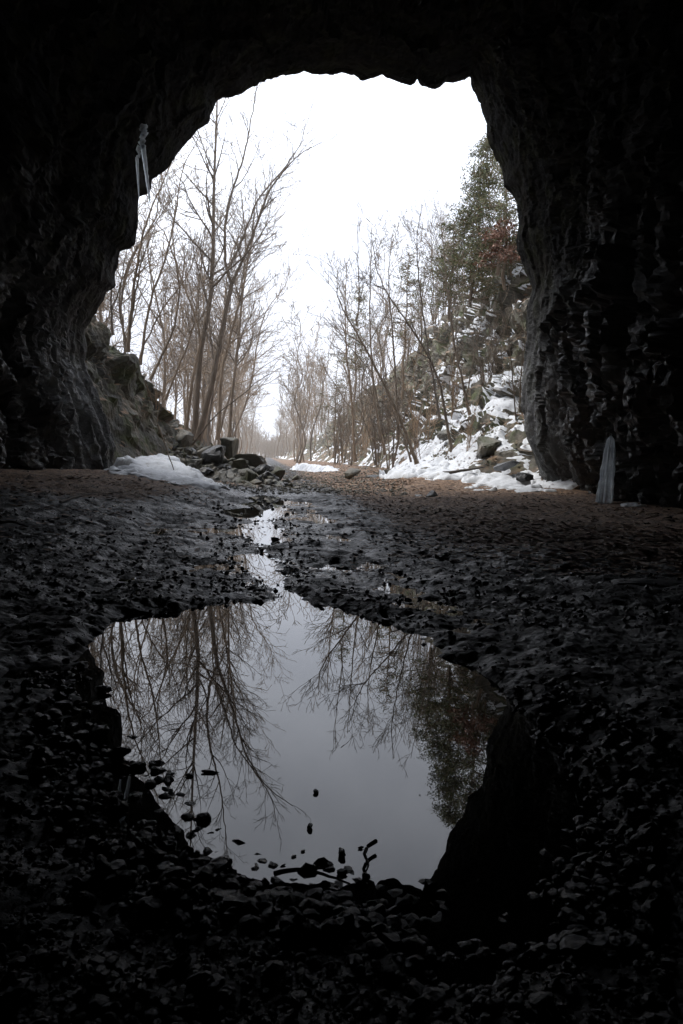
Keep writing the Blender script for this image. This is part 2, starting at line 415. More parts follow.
def ground_z(X, Y):
    X = np.asarray(X, float); Y = np.asarray(Y, float); shp = X.shape
    P = np.stack([X, Y, np.zeros_like(X)], -1)
    u = X + SLOPE * Y
    out = sstep(20, 27, Y)
    zt = 0.035 + 0.13 * sstep(1.2, 3.5, np.abs(X + 0.3)) * sstep(3, 9, Y) + 0.16 * sstep(3, 6.2, np.abs(X)) + 0.07 * sstep(10, 22, Y) * sstep(0.5, 2, np.abs(u))
    zo = 0.12 + 0.42 * sstep(2.2, 5.3, u) + 0.15 * sstep(1.2, 4, -u) + 0.1 * sstep(22, 30, Y)
    z = zt * (1 - out) + zo * out
    far = 1 - sstep(60, 120, Y)
    z = z + (0.035 * fbm(P * 0.9, 3, 3) + 0.016 * fbm(P * 4.5, 3, 9)) * far
    near = Y < 26
    if near.any():
        Pn = P[near]
        z[near] += 0.010 * facet(Pn * 17 + 1, 35) * (Pn[:, 1] < 8)
        z[near] += 0.012 * fbm(Pn * 13, 3, 21) + 0.012 * fbm(Pn * 5.5 + 3, 2, 23) * (Pn[:, 1] > 6) + 0.012 * np.maximum(0, facet(Pn * 11 + 0.3, 33))
    for ru, rw in ((0.95, 0.20), (-1.35, 0.22)):      # faint wheel ruts
        z -= 0.030 * np.exp(-((u - ru - 0.35 * (1 - sstep(4, 11, Y))) / rw) ** 2) * sstep(3.5, 6, Y) * (1 - sstep(60, 90, Y)) - 0.018 * np.exp(-((u - ru - 0.38 - 0.35 * (1 - sstep(4, 11, Y))) / 0.14) ** 2) * sstep(3.5, 6, Y) * (1 - sstep(60, 90, Y))
    # shallow wet run leading to the light
    ch_w = 0.12 + 0.42 * sstep(7.0, 13, Y); c0 = -0.02 + 0.25 * np.sin(Y * 0.8) * sstep(6, 12, Y) * 0.5 + 0.22 * (1 - sstep(5.5, 8, Y))
    ch = np.exp(-((u - c0) / ch_w) ** 2) * sstep(4.6, 5.6, Y) * (1 - sstep(19, 23, Y))
    z -= ch * (0.044 + 0.012 * (1 - sstep(6, 8.5, Y)))
    # damp hollows around it
    z -= 0.036 * np.exp(-((u - 0.1) / 1.3) ** 2) * sstep(8, 13, Y) * (1 - sstep(19, 22, Y))
    box = (Y < 7.5) & (Y > 0.5) & (np.abs(X) < 3)
    if box.any():
        Xb, Yb = X[box], Y[box]; Pb = P[box]
        wob = 0.07 * fbm(Pb * 3.1, 3, 51) * np.clip(Yb / 4, 0.7, 1.2) + 0.03 * fbm(Pb * 14, 2, 55)
        sdv = poly_sd(Xb, Yb, PUD) + wob
        m = sstep(-0.22, 0.10, sdv)
        zb = z[box] - 0.005
        bed = -0.055 + 0.012 * fbm(Pb * 8, 3, 61) + 0.03 * (1 - sstep(0.0, 0.45, sdv)) * sstep(-0.2, 0.5, 3.2 - Yb)
        z[box] = zb * (1 - m) + bed * m
    return z.reshape(shp)


def make_rows():
    ys = [-22, -18, -14, -10, -7, -5, -3.5, -2, -1, -0.3, 0.2, 0.6, 0.9]
    y = 1.1
    while y < 600:
        ys.append(y); y += 0.018 if y < 4 else (0.018 + (y - 4) * 0.0065 if y < 30 else 0.19 + (y - 30) * 0.05)
    ys.append(900); return np.array(ys)


def make_cols():
    u = list(np.arange(-2.2, 2.2, 0.018))
    v, s = 2.2, 0.02
    pos = []
    while v < 500:
        pos.append(v); s *= 1.045; v += min(s, 40)
    return np.array([-q for q in pos[::-1]] + u + pos)


ROWS, COLS = make_rows(), make_cols()
YY, UU = np.meshgrid(ROWS, COLS, indexing='ij')
XX = UU - SLOPE * np.clip(YY, 0, None) * 1.0
ZZ = ground_z(XX, YY)
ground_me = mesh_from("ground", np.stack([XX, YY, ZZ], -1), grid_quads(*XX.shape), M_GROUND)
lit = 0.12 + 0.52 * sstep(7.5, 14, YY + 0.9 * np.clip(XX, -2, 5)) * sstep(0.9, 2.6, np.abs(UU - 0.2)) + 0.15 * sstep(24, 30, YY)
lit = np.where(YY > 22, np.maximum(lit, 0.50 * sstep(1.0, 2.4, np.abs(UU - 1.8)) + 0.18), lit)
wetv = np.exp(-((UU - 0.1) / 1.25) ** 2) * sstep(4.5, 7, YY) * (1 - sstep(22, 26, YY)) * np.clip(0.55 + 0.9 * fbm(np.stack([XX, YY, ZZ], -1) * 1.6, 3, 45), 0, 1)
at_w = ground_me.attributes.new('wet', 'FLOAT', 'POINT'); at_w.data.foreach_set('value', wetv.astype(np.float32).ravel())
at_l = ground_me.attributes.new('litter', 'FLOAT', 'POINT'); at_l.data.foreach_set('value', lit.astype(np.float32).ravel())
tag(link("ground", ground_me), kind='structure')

# water level 0: fills every hollow of the floor that lies below it
wx, wy = np.meshgrid(np.linspace(-4.2, 3.4, 20), np.linspace(0.9, 23, 40))
tag(link("water", mesh_from("water", np.stack([wx, wy, 0 * wx], -1), grid_quads(*wx.shape), M_WATER)), kind='structure')

# ------------------------------------------------------------------ the rock tunnel
MOUTH_PX = [(108, 560), (111, 505), (114, 474), (112, 462), (113, 448), (108, 436), (104, 420), (95, 396), (85, 371), (84, 360), (86, 350), (85, 329), (93, 315), (99, 305), (104, 298), (106, 292), (113, 286),
            (113, 274), (115, 262), (118, 250), (127, 247), (132, 243), (135, 230), (136, 208), (137, 197), (148, 192), (150, 178), (158, 175), (165, 169), (172, 158), (181, 144), (196, 130), (207, 123), (213, 111),
            (217, 103), (223, 99), (233, 98), (243, 95), (254, 85), (264, 81), (266, 79), (280, 77), (292, 75), (299, 74), (305, 72), (313, 75), (321, 74), (334, 74), (345, 73), (354, 76), (362, 80), (373, 79), (382, 75), (387, 78), (391, 80),
            (400, 84), (411, 87), (415, 85), (417, 80), (420, 85), (424, 87), (436, 90), (441, 88), (446, 83), (456, 84), (463, 81), (470, 77), (471, 84), (473, 91), (479, 105), (481, 113), (486, 126), (487, 138), (493, 155), (501, 171), (503, 187),
            (512, 196), (515, 203), (517, 213), (518, 224), (516, 240), (518, 253), (523, 263), (526, 273), (531, 282), (534, 290), (531, 300), (529, 307), (526, 347), (522, 391), (521, 410), (522, 431), (528, 445), (533, 457), (537, 470), (540, 489), (542, 520), (545, 580)]
MP = np.array(MOUTH_PX, float)
seg = np.r_[0, np.cumsum(np.linalg.norm(np.diff(MP, axis=0), axis=1))]
NP_ = 760
tt = np.linspace(0, seg[-1], NP_)
px_ = np.interp(tt, seg, MP[:, 0]); py_ = np.interp(tt, seg, MP[:, 1])
# distance of the lip varies round the mouth
th = np.linspace(0, 1, NP_)
lipD = 24 + 0.9 * fbm(np.stack([th * 7, 0 * th, 0 * th], -1), 3, 70)
mouth = np.array([at(a, b_, D) for a, b_, D in zip(px_, py_, lipD)])
k = 61
pad = np.r_[np.repeat(mouth[:1], k // 2, 0), mouth, np.repeat(mouth[-1:], k // 2, 0)]
ker = np.hanning(k + 2)[1:-1]; ker /= ker.sum()
smooth_ = np.stack([np.convolve(pad[:, c], ker, 'valid') for c in range(3)], -1)
cen = np.array([-0.4, 0, 4.5])
ts = []; t = 0.0
while t < 46:
    ts.append(t); t += 0.055 + 0.0035 * t
ts = np.array(ts); NR = len(ts)
tang = np.gradient(smooth_, axis=0); nrm = np.stack([-tang[:, 2], 0 * tang[:, 0], tang[:, 0]], -1)
nrm /= np.linalg.norm(nrm, axis=1, keepdims=True) + 1e-9
s_ = np.sign(((smooth_ - cen) * nrm).sum(1)); nrm *= np.where(s_ == 0, 1, s_)[:, None]      # outward
w_m = np.exp(-ts / 1.6)[:, None, None]
base = mouth[None] * w_m + smooth_[None] * (1 - w_m)
base = np.repeat(base, 1, 0).copy()
base[:, :, 1] = mouth[None, :, 1] - ts[:, None]
grow = sstep(0.0, 5, ts)[:, None]
Q = base.copy()
# folded, jointed rock: coordinates slanted so that the ribs run obliquely
Qs = np.stack([Q[..., 0] * 0.9, Q[..., 1] * 0.55 + Q[..., 2] * 0.22, Q[..., 2] * 0.24 - Q[..., 1] * 0.10], -1)
ribs = 1 - np.abs(fbm(Qs * np.array([0.8, 1.25, 0.8]), 4, 81))
Qw = Qs + 0.22 * np.stack([fbm(Q * 0.9, 3, 120), fbm(Q * 0.9 + 7, 3, 121), fbm(Q * 0.9 + 13, 3, 122)], -1)
disp = 0.7 * fbm(Q * 0.2, 2, 80) + 0.25 * (0.8 - ribs) + 0.55 * facet(Qw * 0.75, 90) + 0.14 * facet(Qw * 2.1, 95) + 0.10 * facet(Q * 3.3, 97) + 0.06 * fbm(Q * 3, 4, 99)
Qr = np.stack([Q[..., 1] * 0.95 + Q[..., 2] * 0.28, Q[..., 2] * 0.10, Q[..., 0] * 0.5], -1)
folds = np.abs(fbm(Qr, 3, 150)) + 0.35 * np.abs(fbm(Qr * 2.7 + 3, 2, 155))
low_ = sstep(8.0, 2.0, Q[..., 2]) if False else 1 - sstep(3.0, 8.5, Q[..., 2])
fine = 0.75 * (folds - 0.35) * low_ + 0.10 * facet(Qw * 2.6 + 3, 96) + 0.05 * facet(Q * 4.2, 98) + 0.04 * fbm(Q * 5, 3, 93)
crack = np.clip(1 - np.abs(fbm(Qw * 1.3 + 4, 4, 140)) / 0.07, 0, 1)
disp = disp * (0.10 + 0.68 * grow) + 0.1 * grow + fine * (0.35 + 0.65 * grow) + 0.10 * crack * grow
Q = Q + nrm[None] * disp[..., None]
Q[..., 1] += 0.25 * fbm(base * 1.1 + 5, 3, 101) * grow
# the hillside outside the mouth: the same sheet turned outwards round the lip
outs = [(0.10, 0.15), (0.3, 0.28), (0.6, 0.2), (1.1, -0.1), (1.8, -0.5), (3, -1.0), (5, -2.2), (8, -4.5), (13, -9), (20, -16), (32, -26), (50, -40)]
rad = smooth_ - cen; rad[:, 1] = 0; rad /= np.linalg.norm(rad, axis=1, keepdims=True)
O = []
for d, dy in outs[::-1]:
    p = mouth + (nrm * max(0, 1 - d) + rad * min(1, d)) * d; p[:, 1] += dy; p[:, 2] = mouth[:, 2] + (p[:, 2] - mouth[:, 2]) / (1 + d / 7.0)
    p = p + nrm * (min(d, 1.5) * 0.35 * facet(p * 0.8, 111))[:, None]
    p[:, 1] += min(d, 1.5) * 0.4 * facet(p * 0.7 + 3, 112)
    O.append(p)
T = np.concatenate([np.array(O), Q], 0)           # rows: outside -> lip -> inwards
# added end cap, unseen behind the camera: keeps light out of the tunnel
end = T[-1].copy(); cap = []
for f in (0.6, 0.25, 0.0):
    e = cen * np.array([1, 0, 1]) * (1 - f) + end * f; e[:, 1] = end[:, 1].mean() - 1.5 * (1 - f); cap.append(e)
T = np.concatenate([T, np.array(cap)], 0)
T[:, 0, 2] = -1.5; T[:, -1, 2] = -1.5
tun = empty("rock_tunnel", (0, 24, 0))
tag(tun, "dark rough-hewn rock tunnel arching over the puddle and framing the bright woods", "tunnel")
i1 = int(np.argmin(np.abs(px_[:NP_ // 2] - 200) + np.abs(py_[:NP_ // 2] - 127)))
i2 = int(np.argmin(np.hypot(px_ - 470, py_ - 77)))
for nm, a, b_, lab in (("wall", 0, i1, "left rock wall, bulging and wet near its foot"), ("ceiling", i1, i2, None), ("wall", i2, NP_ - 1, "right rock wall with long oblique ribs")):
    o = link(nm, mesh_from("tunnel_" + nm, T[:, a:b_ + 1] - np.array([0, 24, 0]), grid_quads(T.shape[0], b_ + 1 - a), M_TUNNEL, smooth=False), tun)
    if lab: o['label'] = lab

# ------------------------------------------------------------------ cut slopes beside the track
def right_profile(D, v):    # v 0..1 along the profile -> u, z
    pu = np.array([4.2, 5.2, 6.0, 7.0, 8.0, 8.5, 9.1, 9.9, 10.5, 13.0, 30.0]); pz = np.array([0.1, 0.42, 1.1, 2.1, 3.3, 4.8, 6.8, 9.2, 10.2, 10.9, 13.0])
    l = np.r_[0, np.cumsum(np.hypot(np.diff(pu), np.diff(pz)))]; s = v * l[-1]
    k_ = np.interp(D, [22, 33, 45, 82, 120, 200, 400], [1, 1, 0.9, 0.62, 0.40, 0.18, 0.06])
    u = np.interp(s, l, pu); z = np.interp(s, l, pz)
    return 4.6 + (u - 4.6) * (0.55 + 0.45 * k_) - np.interp(D, [60, 150], [0, 1.5]) + np.interp(D, [22, 24.2, 25.2, 28], [3.0, 2.3, 0.9, 0.0]), 0.42 + (z - 0.42) * k_


def left_profile(D, v):
    pu = np.array([0.9, 0.0, -0.55, -0.95, -1.5, -2.6, -8, -25.0]); pz = np.array([-0.25, 0.0, 0.42, 0.72, 0.95, 1.05, 1.25, 1.6])
    l = np.r_[0, np.cumsum(np.hypot(np.diff(pu), np.diff(pz) * 3))]; s = v * l[-1]
    foot = np.interp(D, [21, 24, 25.5, 27, 30, 34, 60, 400], [-6.2, -5.6, -4.5, -3.9, -3.1, -2.4, -2.7, -3])
    h = np.interp(D, [20, 24, 28, 31, 34, 40, 60, 150, 400], [5.6, 4.9, 4.5, 3.4, 2.3, 1.6, 1.0, 0.5, 0.3])
    return foot + np.interp(s, l, pu), 0.12 + np.interp(s, l, pz) * h


def bank(prof, D0, D1, nv, vmax_dense, seed, amp):
    Ds = []; d = D0
    while d < D1:
        Ds.append(d); d += 0.07 * max(1, (d / 28) ** 1.6)
    v = np.r_[np.linspace(0, vmax_dense, nv), vmax_dense + (1 - vmax_dense) * np.linspace(0, 1, 26)[1:] ** 1.5]
    DD, VV_ = np.meshgrid(np.array(Ds), v, indexing='ij')
    u, z = prof(DD, VV_)
    P = np.stack([U2X(u, DD), DD, z], -1)
    du = np.gradient(u, axis=1); dz = np.gradient(z, axis=1); n = np.stack([-dz, 0 * dz, du], -1)
    n /= np.linalg.norm(n, axis=-1, keepdims=True) + 1e-9
    n *= np.where(n[..., 2:3] < 0, -1, 1)
    Ps = np.stack([P[..., 0] * 0.8 + P[..., 2] * 0.35, P[..., 1] * 0.8 + P[..., 2] * .3, P[..., 2] * 0.9 - P[..., 1] * 0.25], -1)
    d_ = amp * (0.55 * fbm(P * 0.35, 3, seed) + 0.6 * facet(Ps * 0.75, seed + 5) + 0.32 * facet(Ps * 1.8, seed + 15) + 0.07 * facet(P * 5, seed + 25) + 0.05 * fbm(P * 3, 3, seed + 30))
    d_ *= sstep(0.02, 0.15, VV_) * (1 - 0.6 * sstep(0.6, 1, VV_))
    d_ *= np.interp(DD, [30, 60, 120], [1, 0.8, 0.5])
    P = P + n * d_[..., None]; P[0, :, 2] = -1.0; return P, n, DD, VV_


def bank_height(P, X, Y):   # nearest grid vertex
    i = np.argmin((P[..., 0] - X) ** 2 + (P[..., 1] - Y) ** 2); return P.reshape(-1, 3)[i]


PR, nR, DR, VR = bank(right_profile, 22.0, 320, 190, 0.5, 200, 1.0)
PL, nL, DL, VL = bank(left_profile, 22.5, 320, 130, 0.35, 305, 1.0)
tag(link("hillside", mesh_from("hillside_right", PR, grid_quads(*PR.shape[:2]), M_CLIFF, smooth=False)), kind='structure')
tag(link("hillside", mesh_from("hillside_left", PL[:, ::-1], grid_quads(*PL.shape[:2]), M_LEFT, smooth=False)), kind='structure')


def snow_from(name, P, mask, thick=0.16):
    P = P.copy()
    gx = np.gradient(P, axis=1); gy = np.gradient(P, axis=0); nn_ = np.cross(gx, gy); nn_ /= np.linalg.norm(nn_, axis=-1, keepdims=True) + 1e-9
    nn_ *= np.where(nn_[..., 2:3] < 0, -1, 1)
    t_ = np.clip(mask * 2.2, -1, 1) * thick
    P[..., 2] += t_ + 0.02 * fbm(P * 5, 2, 400)
    q = grid_quads(*P.shape[:2]); keep = (t_.reshape(-1)[q] > -0.05).any(1)
    q = q[keep]; used = np.unique(q); remap = np.zeros(P.shape[0] * P.shape[1], int); remap[used] = np.arange(len(used))
    return tag(link(name, mesh_from(name, P.reshape(-1, 3)[used], remap[q], M_SNOW)), kind='stuff')


gx = np.gradient(PR, axis=1); gy = np.gradient(PR, axis=0); nn_ = np.cross(gx, gy); nn_ /= np.linalg.norm(nn_, axis=-1, keepdims=True) + 1e-9
nzv = np.abs(nn_[..., 2])
zrel = PR[..., 2]
mask = (nzv - 0.66) * 1.2 + 0.55 * fbm(PR * 0.55, 3, 410) + 0.20 * fbm(PR * 2.5, 2, 415) - 0.13 + 0.25 * fbm(PR * 1.3, 2, 417)
mask += 0.40 * np.exp(-((zrel - 1.3) / 1.5) ** 2) * (DR < 34) - 0.35 * sstep(4.2, 6, zrel) + 0.25 * sstep(7, 9, zrel) * (nzv > 0.6)
mask -= 0.5 * sstep(36, 60, DR) - 0.25 * sstep(0, 4, 3 - zrel) * sstep(36, 50, DR)
mask -= 2 * (VR < 0.03) + 1.5 * sstep(0.56, 0.7, VR)
snow = snow_from("snow", PR, mask, 0.12)
snow['label'] = "patchy old snow over the rocks of the right-hand slope"; snow['category'] = "snow"

# low snow patches on the floor: left of the mouth, thin strips beside the track
def floor_patch(poly_px, seed, step=0.04, thick=0.07, zg=0.2):
    poly = np.array([on_level(a, b_, zg)[:2] for a, b_ in poly_px])
    lo, hi = poly.min(0) - 0.4, poly.max(0) + 0.4
    gxx, gyy = np.meshgrid(np.arange(lo[0], hi[0], step), np.arange(lo[1], hi[1], step * 1.4))
    z = ground_z(gxx, gyy)
    P = np.stack([gxx, gyy, z], -1)
    m = poly_sd(gxx, gyy, poly) * 0.6 + 0.16 * fbm(np.stack([gxx * 0.9, gyy * 1.6, 0 * gxx], -1), 4, seed)
    return P, m


def mound(name, pts, seed, thick, amp, label, step=0.045):
    pts = np.array(pts); A = np.c_[pts[:, :2], np.ones(len(pts))]; co, *_ = np.linalg.lstsq(A, pts[:, 2], rcond=None)
    lo, hi = pts[:, :2].min(0) - 0.5, pts[:, :2].max(0) + 0.5
    gx_, gy_ = np.meshgrid(np.arange(lo[0], hi[0], step), np.arange(lo[1], hi[1], step * 1.5))
    pl = gx_ * co[0] + gy_ * co[1] + co[2]
    P3 = np.stack([gx_, gy_, 0 * gx_], -1)
    m = poly_sd(gx_, gy_, pts[:, :2]) + amp * fbm(P3 * np.array([1.1, 1.8, 1]), 4, seed)
    t_ = np.clip(m * 1.3, -1, 1)
    t_ = t_ - 0.9 * np.clip(fbm(P3 * np.array([1.8, 3.4, 1]), 4, seed + 7) - 0.18, 0, 1) + 0.09 * fbm(P3 * 7, 3, seed + 8)
    G = ground_z(gx_, gy_)
    z = G + np.where(t_ > 0, sstep(0, 0.55, t_) * np.clip(pl - G + thick, 0.02, 9) + 0.02 + 0.07 * fbm(P3 * 2.6, 5, seed + 3) * sstep(0, 0.3, t_), t_ * 1.0)
    P = np.stack([gx_, gy_, z], -1)
    q = grid_quads(*gx_.shape); keep = (t_.reshape(-1)[q] > -0.3).any(1); q = q[keep]
    used = np.unique(q); remap = np.zeros(gx_.size, int); remap[used] = np.arange(len(used))
    o = link(name, mesh_from(name, P.reshape(-1, 3)[used], remap[q], M_SNOW))
    return tag(o, label, "snow", kind='stuff')


mound("snow", [at(*p) for p in [(116, 480, 22), (122, 455, 25), (140, 448, 26.5), (168, 455, 26), (192, 471, 25), (226, 488, 22), (222, 497, 19.8), (180, 500, 18.6), (148, 497, 18.8), (122, 488, 20)]],
      500, 0.05, 0.42, "old snow patch at the left foot of the tunnel mouth, beside the rubble")
mound("snow", [at(*p) for p in [(288, 463.2, 50), (318, 465.5, 46), (336, 467.5, 43), (337, 469.5, 40), (318, 467.5, 42), (300, 465, 46)]],
      510, 0.02, 0.22, "narrow strip of snow along the right edge of the far track")
mound("snow", [at(*p) for p in [(395, 470, 27), (428, 462, 28), (500, 462, 26), (528, 478, 24), (545, 491, 22), (500, 489, 22.5), (455, 480, 24.5), (420, 474, 26)]],
      520, 0.03, 0.8, "lumpy snow bank at the foot of the right slope beside the tunnel wall")
mound("snow", [at(*p) for p in [(540, 527 - 4, 14.6), (568, 519, 15), (590, 524, 14.8), (565, 529, 14.4)]][:0] or [at(*p) for p in [(618, 514, 16.6), (640, 513, 16.4), (645, 517, 15.8), (622, 518, 15.9)]],
      530, 0.03, 0.12, "small remnant of snow at the foot of the right tunnel wall", step=0.03)

# ------------------------------------------------------------------ stones
import bmesh


def boulder_mesh(name, seed, mat, n=26, sub=2, rough=0.06, flat=1.0, bevel=True):
    r = np.random.default_rng(seed)
    p = r.normal(size=(n, 3)); p /= np.linalg.norm(p, axis=1, keepdims=True)
    p *= r.uniform(0.72, 1.0, size=(n, 1)); p *= np.array([1.0, r.uniform(0.6, 0.95), r.uniform(0.5, 0.85) * flat]) * 0.5
    bm = bmesh.new()
    for q in p: bm.verts.new(q)
    bmesh.ops.convex_hull(bm, input=bm.verts)
    for v in [v for v in bm.verts if not v.link_faces]: bm.verts.remove(v)
    if bevel: bmesh.ops.bevel(bm, geom=list(bm.edges), offset=0.018, segments=1, affect='EDGES')
    bmesh.ops.triangulate(bm, faces=bm.faces)
    bmesh.ops.subdivide_edges(bm, edges=bm.edges, cuts=sub, use_grid_fill=True)
    co = np.array([v.co[:] for v in bm.verts])
    d = rough * (fbm(co * 4 + seed, 4, seed) + 0.8 * facet(co * 5 + seed, seed))
    nn = co / (np.linalg.norm(co, axis=1, keepdims=True) + 1e-9)
    co = co + nn * d[:, None]
    for v, c in zip(bm.verts, co): v.co = c
    me = bpy.data.meshes.new(name); bm.to_mesh(me); bm.free(); me.materials.append(mat); me.polygons.foreach_set("use_smooth", [True] * len(me.polygons))
    try: me.set_sharp_from_angle(angle=math.radians(28))
    except Exception: pass
    return me


BMESH = [boulder_mesh("boulder", 10 + i, M_BOULDER, n=12 + (i % 4) * 3, rough=0.045) for i in range(8)]
DMESH = [boulder_mesh("wet_boulder", 40 + i, M_DARKSTONE, n=13 + (i % 3) * 3, rough=0.05) for i in range(5)]
GMESH = [boulder_mesh("grey_boulder", 60 + i, M_GREYSTONE, n=13 + i * 3, rough=0.04) for i in range(3)]


def stone(name, me, loc, size, label, cat="rock", group=None, sx=(1, 1, 1), rz=None, tilt=0.25):
    o = link(name, me); o.location = [float(v) for v in loc]
    o.scale = (size * sx[0], size * sx[1], size * sx[2])
    o.rotation_euler = (random.uniform(-tilt, tilt), random.uniform(-tilt, tilt), random.uniform(0, 6.28) if rz is None else rz)
    return tag(o, label, cat, group)


# rubble heap left of the track: (px, py, D, pixel width, label)
RUB = [
    (232, 447, 26.6, 40, "large dark angular boulder crowning the rubble heap left of the track", 1),
    (213, 453, 25.8, 34, "upright wedge of dark rock leaning under the topmost boulder of the heap", 1),
    (245, 460, 26.4, 44, "long dark slab sloping down behind the brownish blocks of the heap", 1),
    (263, 468, 25.5, 32, "dark pointed boulder at the right end of the rubble heap", 1),
    (240, 464, 25.0, 22, "light tan blocky rock in the middle of the rubble heap", 0),
    (247, 474, 24.6, 26, "mossy tan block low in the heap in front of the tan rock", 0),
    (206, 450, 26.5, 22, "pale grey slab behind the snow at the left part of the heap", 0),
    (196, 460, 25.5, 18, "squarish pale rock just above the snow patch", 0),
    (185, 437, 27.5, 24, "grey flat rock at the upper left end of the heap by the tree trunks", 0),
    (270, 478, 24.5, 22, "dark flat rock at the right foot of the rubble heap", 1),
    (287, 481, 25.0, 14, "small flat grey rock lying alone where the heap meets the track", 0),
    (228, 482, 23.6, 20, "tan rock resting at the front edge of the heap beside the snow", 0),
    (250, 486, 23.5, 24, "dark low rock at the very front of the rubble heap", 1),
    (222, 466, 25.3, 24, "dark jagged rock between the wedge and the snow", 1),
    (278, 472, 26.0, 20, "brown angular rock at the tail of the heap just before the track", 0),
    (256, 482, 24.0, 17, "squat grey rock in the front row under the dark pointed boulder", 0),
    (296, 476, 26.5, 10, "last small rock of the heap, nearest the middle of the track", 0),
    (207, 470, 24.6, 20, "dark block half buried behind the upper edge of the left snow", 1),
]
for i, (x, y, D, w, lab, dk) in enumerate(RUB):
    s = w * D / F_PX * 1.15
    stone("boulder", (DMESH if dk and i % 2 else BMESH)[i % 5], at(x, y + 2, D), s, lab, sx=(1, 1, 0.9 if i != 2 else 0.5), tilt=0.5)
rb = 0
for i in range(150):
    x = random.uniform(168, 300); top = np.interp(x, [165, 185, 215, 240, 265, 292], [440, 436, 445, 458, 466, 482]); y = random.uniform(top + 4, np.interp(x, [165, 200, 230, 292], [452, 478, 492, 488]))
    D = np.interp(y, [436, 490], [28.2, 23.2]) + random.uniform(-0.3, 0.3); w = random.uniform(5, 20) if i % 3 else random.uniform(4, 8)
    stone("rubble_block", BMESH[random.randrange(8)] if random.random() < 0.7 else DMESH[random.randrange(5)], at(x, y + 3, D), w * D / F_PX, "grey-brown broken block among the smaller rubble of the heap left of the track",
          group="smaller blocks of the rubble heap", sx=(1, 1, random.uniform(0.6, 1)), tilt=0.7)
# body of the heap under the blocks
hp = np.array([at(x, y, D) for x, y, D in [(165, 455, 26.5), (178, 441, 28.5), (215, 452, 27.5), (262, 470, 26.5), (288, 483, 25.5), (262, 490, 23.4), (215, 488, 23.6), (190, 470, 25)]])
gx_, gy_ = np.meshgrid(np.arange(hp[:, 0].min() - 1, hp[:, 0].max() + 1, 0.05), np.arange(22, 30.5, 0.07))
P3 = np.stack([gx_, gy_, 0 * gx_], -1)
m = poly_sd(gx_, gy_, hp[:, :2])
ztop = np.interp(gx_ / gy_, [-0.19, -0.15, -0.11, -0.065], [0.95, 0.68, 0.32, 0.03])
z = 0.1 + ztop * sstep(-0.5, 1.6, m) + 0.28 * facet(P3 * 2.2, 540) * sstep(-0.5, 0.3, m) + 0.1 * facet(P3 * 6, 545) - 0.3 * (m < -0.5)
tag(link("scree", mesh_from("scree", np.stack([gx_, gy_, z], -1), grid_quads(*gx_.shape), M_BOULDER, smooth=False)), "loose scree packed beneath the boulders of the left heap", "scree", kind='stuff')

# right side of the track and the slope
RS = [
    (352, 470, 29, 26, "brownish rock at the left end of the low rock row right of the track", 0, .7),
    (376, 474, 28.5, 34, "long dark rock in the low row right of the track", 1, .55),
    (392, 470, 29, 20, "grey wedge-shaped rock in the low row right of the track", 0, .7),
    (362, 482, 26.5, 9, "small pale stone in front of the low rock row", 0, .8),
    (428, 469, 26.5, 22, "rust-brown mossy rock between the snow and the leaning saplings", 0, .9),
    (433, 494, 20.5, 20, "pale grey pointed rock on the leaf litter right of the track", 2, 1.0),
    (420, 494, 20.8, 14, "dark rock touching the pale pointed rock on the leaf litter", 1, .6),
    (446, 499, 19.8, 15, "dark flat rock just in front of the pale pointed rock", 1, .4),
    (490, 440, 26, 40, "big grass-hung dark rock jutting from the snow on the right slope", 0, 1.1),
    (446, 432, 30, 24, "mossy rock ledge amid the snow behind the leaning saplings", 0, .8),
    (506, 462, 24.2, 26, "grey rounded rock capped by snow at the foot of the right slope", 2, .6),
    (524, 474, 23.3, 22, "dark angular rock wedged between snow and tunnel wall", 1, .8),
    (475, 462, 26, 16, "small brown rock poking through the snow bank", 0, .8),
    (524, 538, 12.2, 34, "dark low rock on the tunnel floor right of centre", 1, .45),
    (136, 479, 19.8, 24, "dark square rock lying on the snow patch at the left wall", 1, .65),
    (214, 491, 20.5, 12, "small dark rock at the right end of the left snow patch", 1, .8),
    (176, 500, 18.5, 15, "flat dark stone on wet mud below the left snow patch", 1, .4),
    (98, 483, 20.0, 13, "small dark rock in the angle of the left wall and the floor", 1, .6),
]
for i, (x, y, D, w, lab, k_, fl) in enumerate(RS):
    stone("boulder", (BMESH, DMESH, GMESH)[k_][i % 3], at(x, y + w * 0.15, D), w * D / F_PX * 1.12, lab, sx=(1, 0.9, fl))
# flat slab at the right edge of the tunnel floor
p_ = at(655, 592, 6.6); p_[2] = 0.07
stone("boulder", DMESH[2], p_, 1.05, "broad flat slab half sunk in the dark floor at the right", sx=(1, 0.6, 0.3), tilt=0.05, rz=0.1)

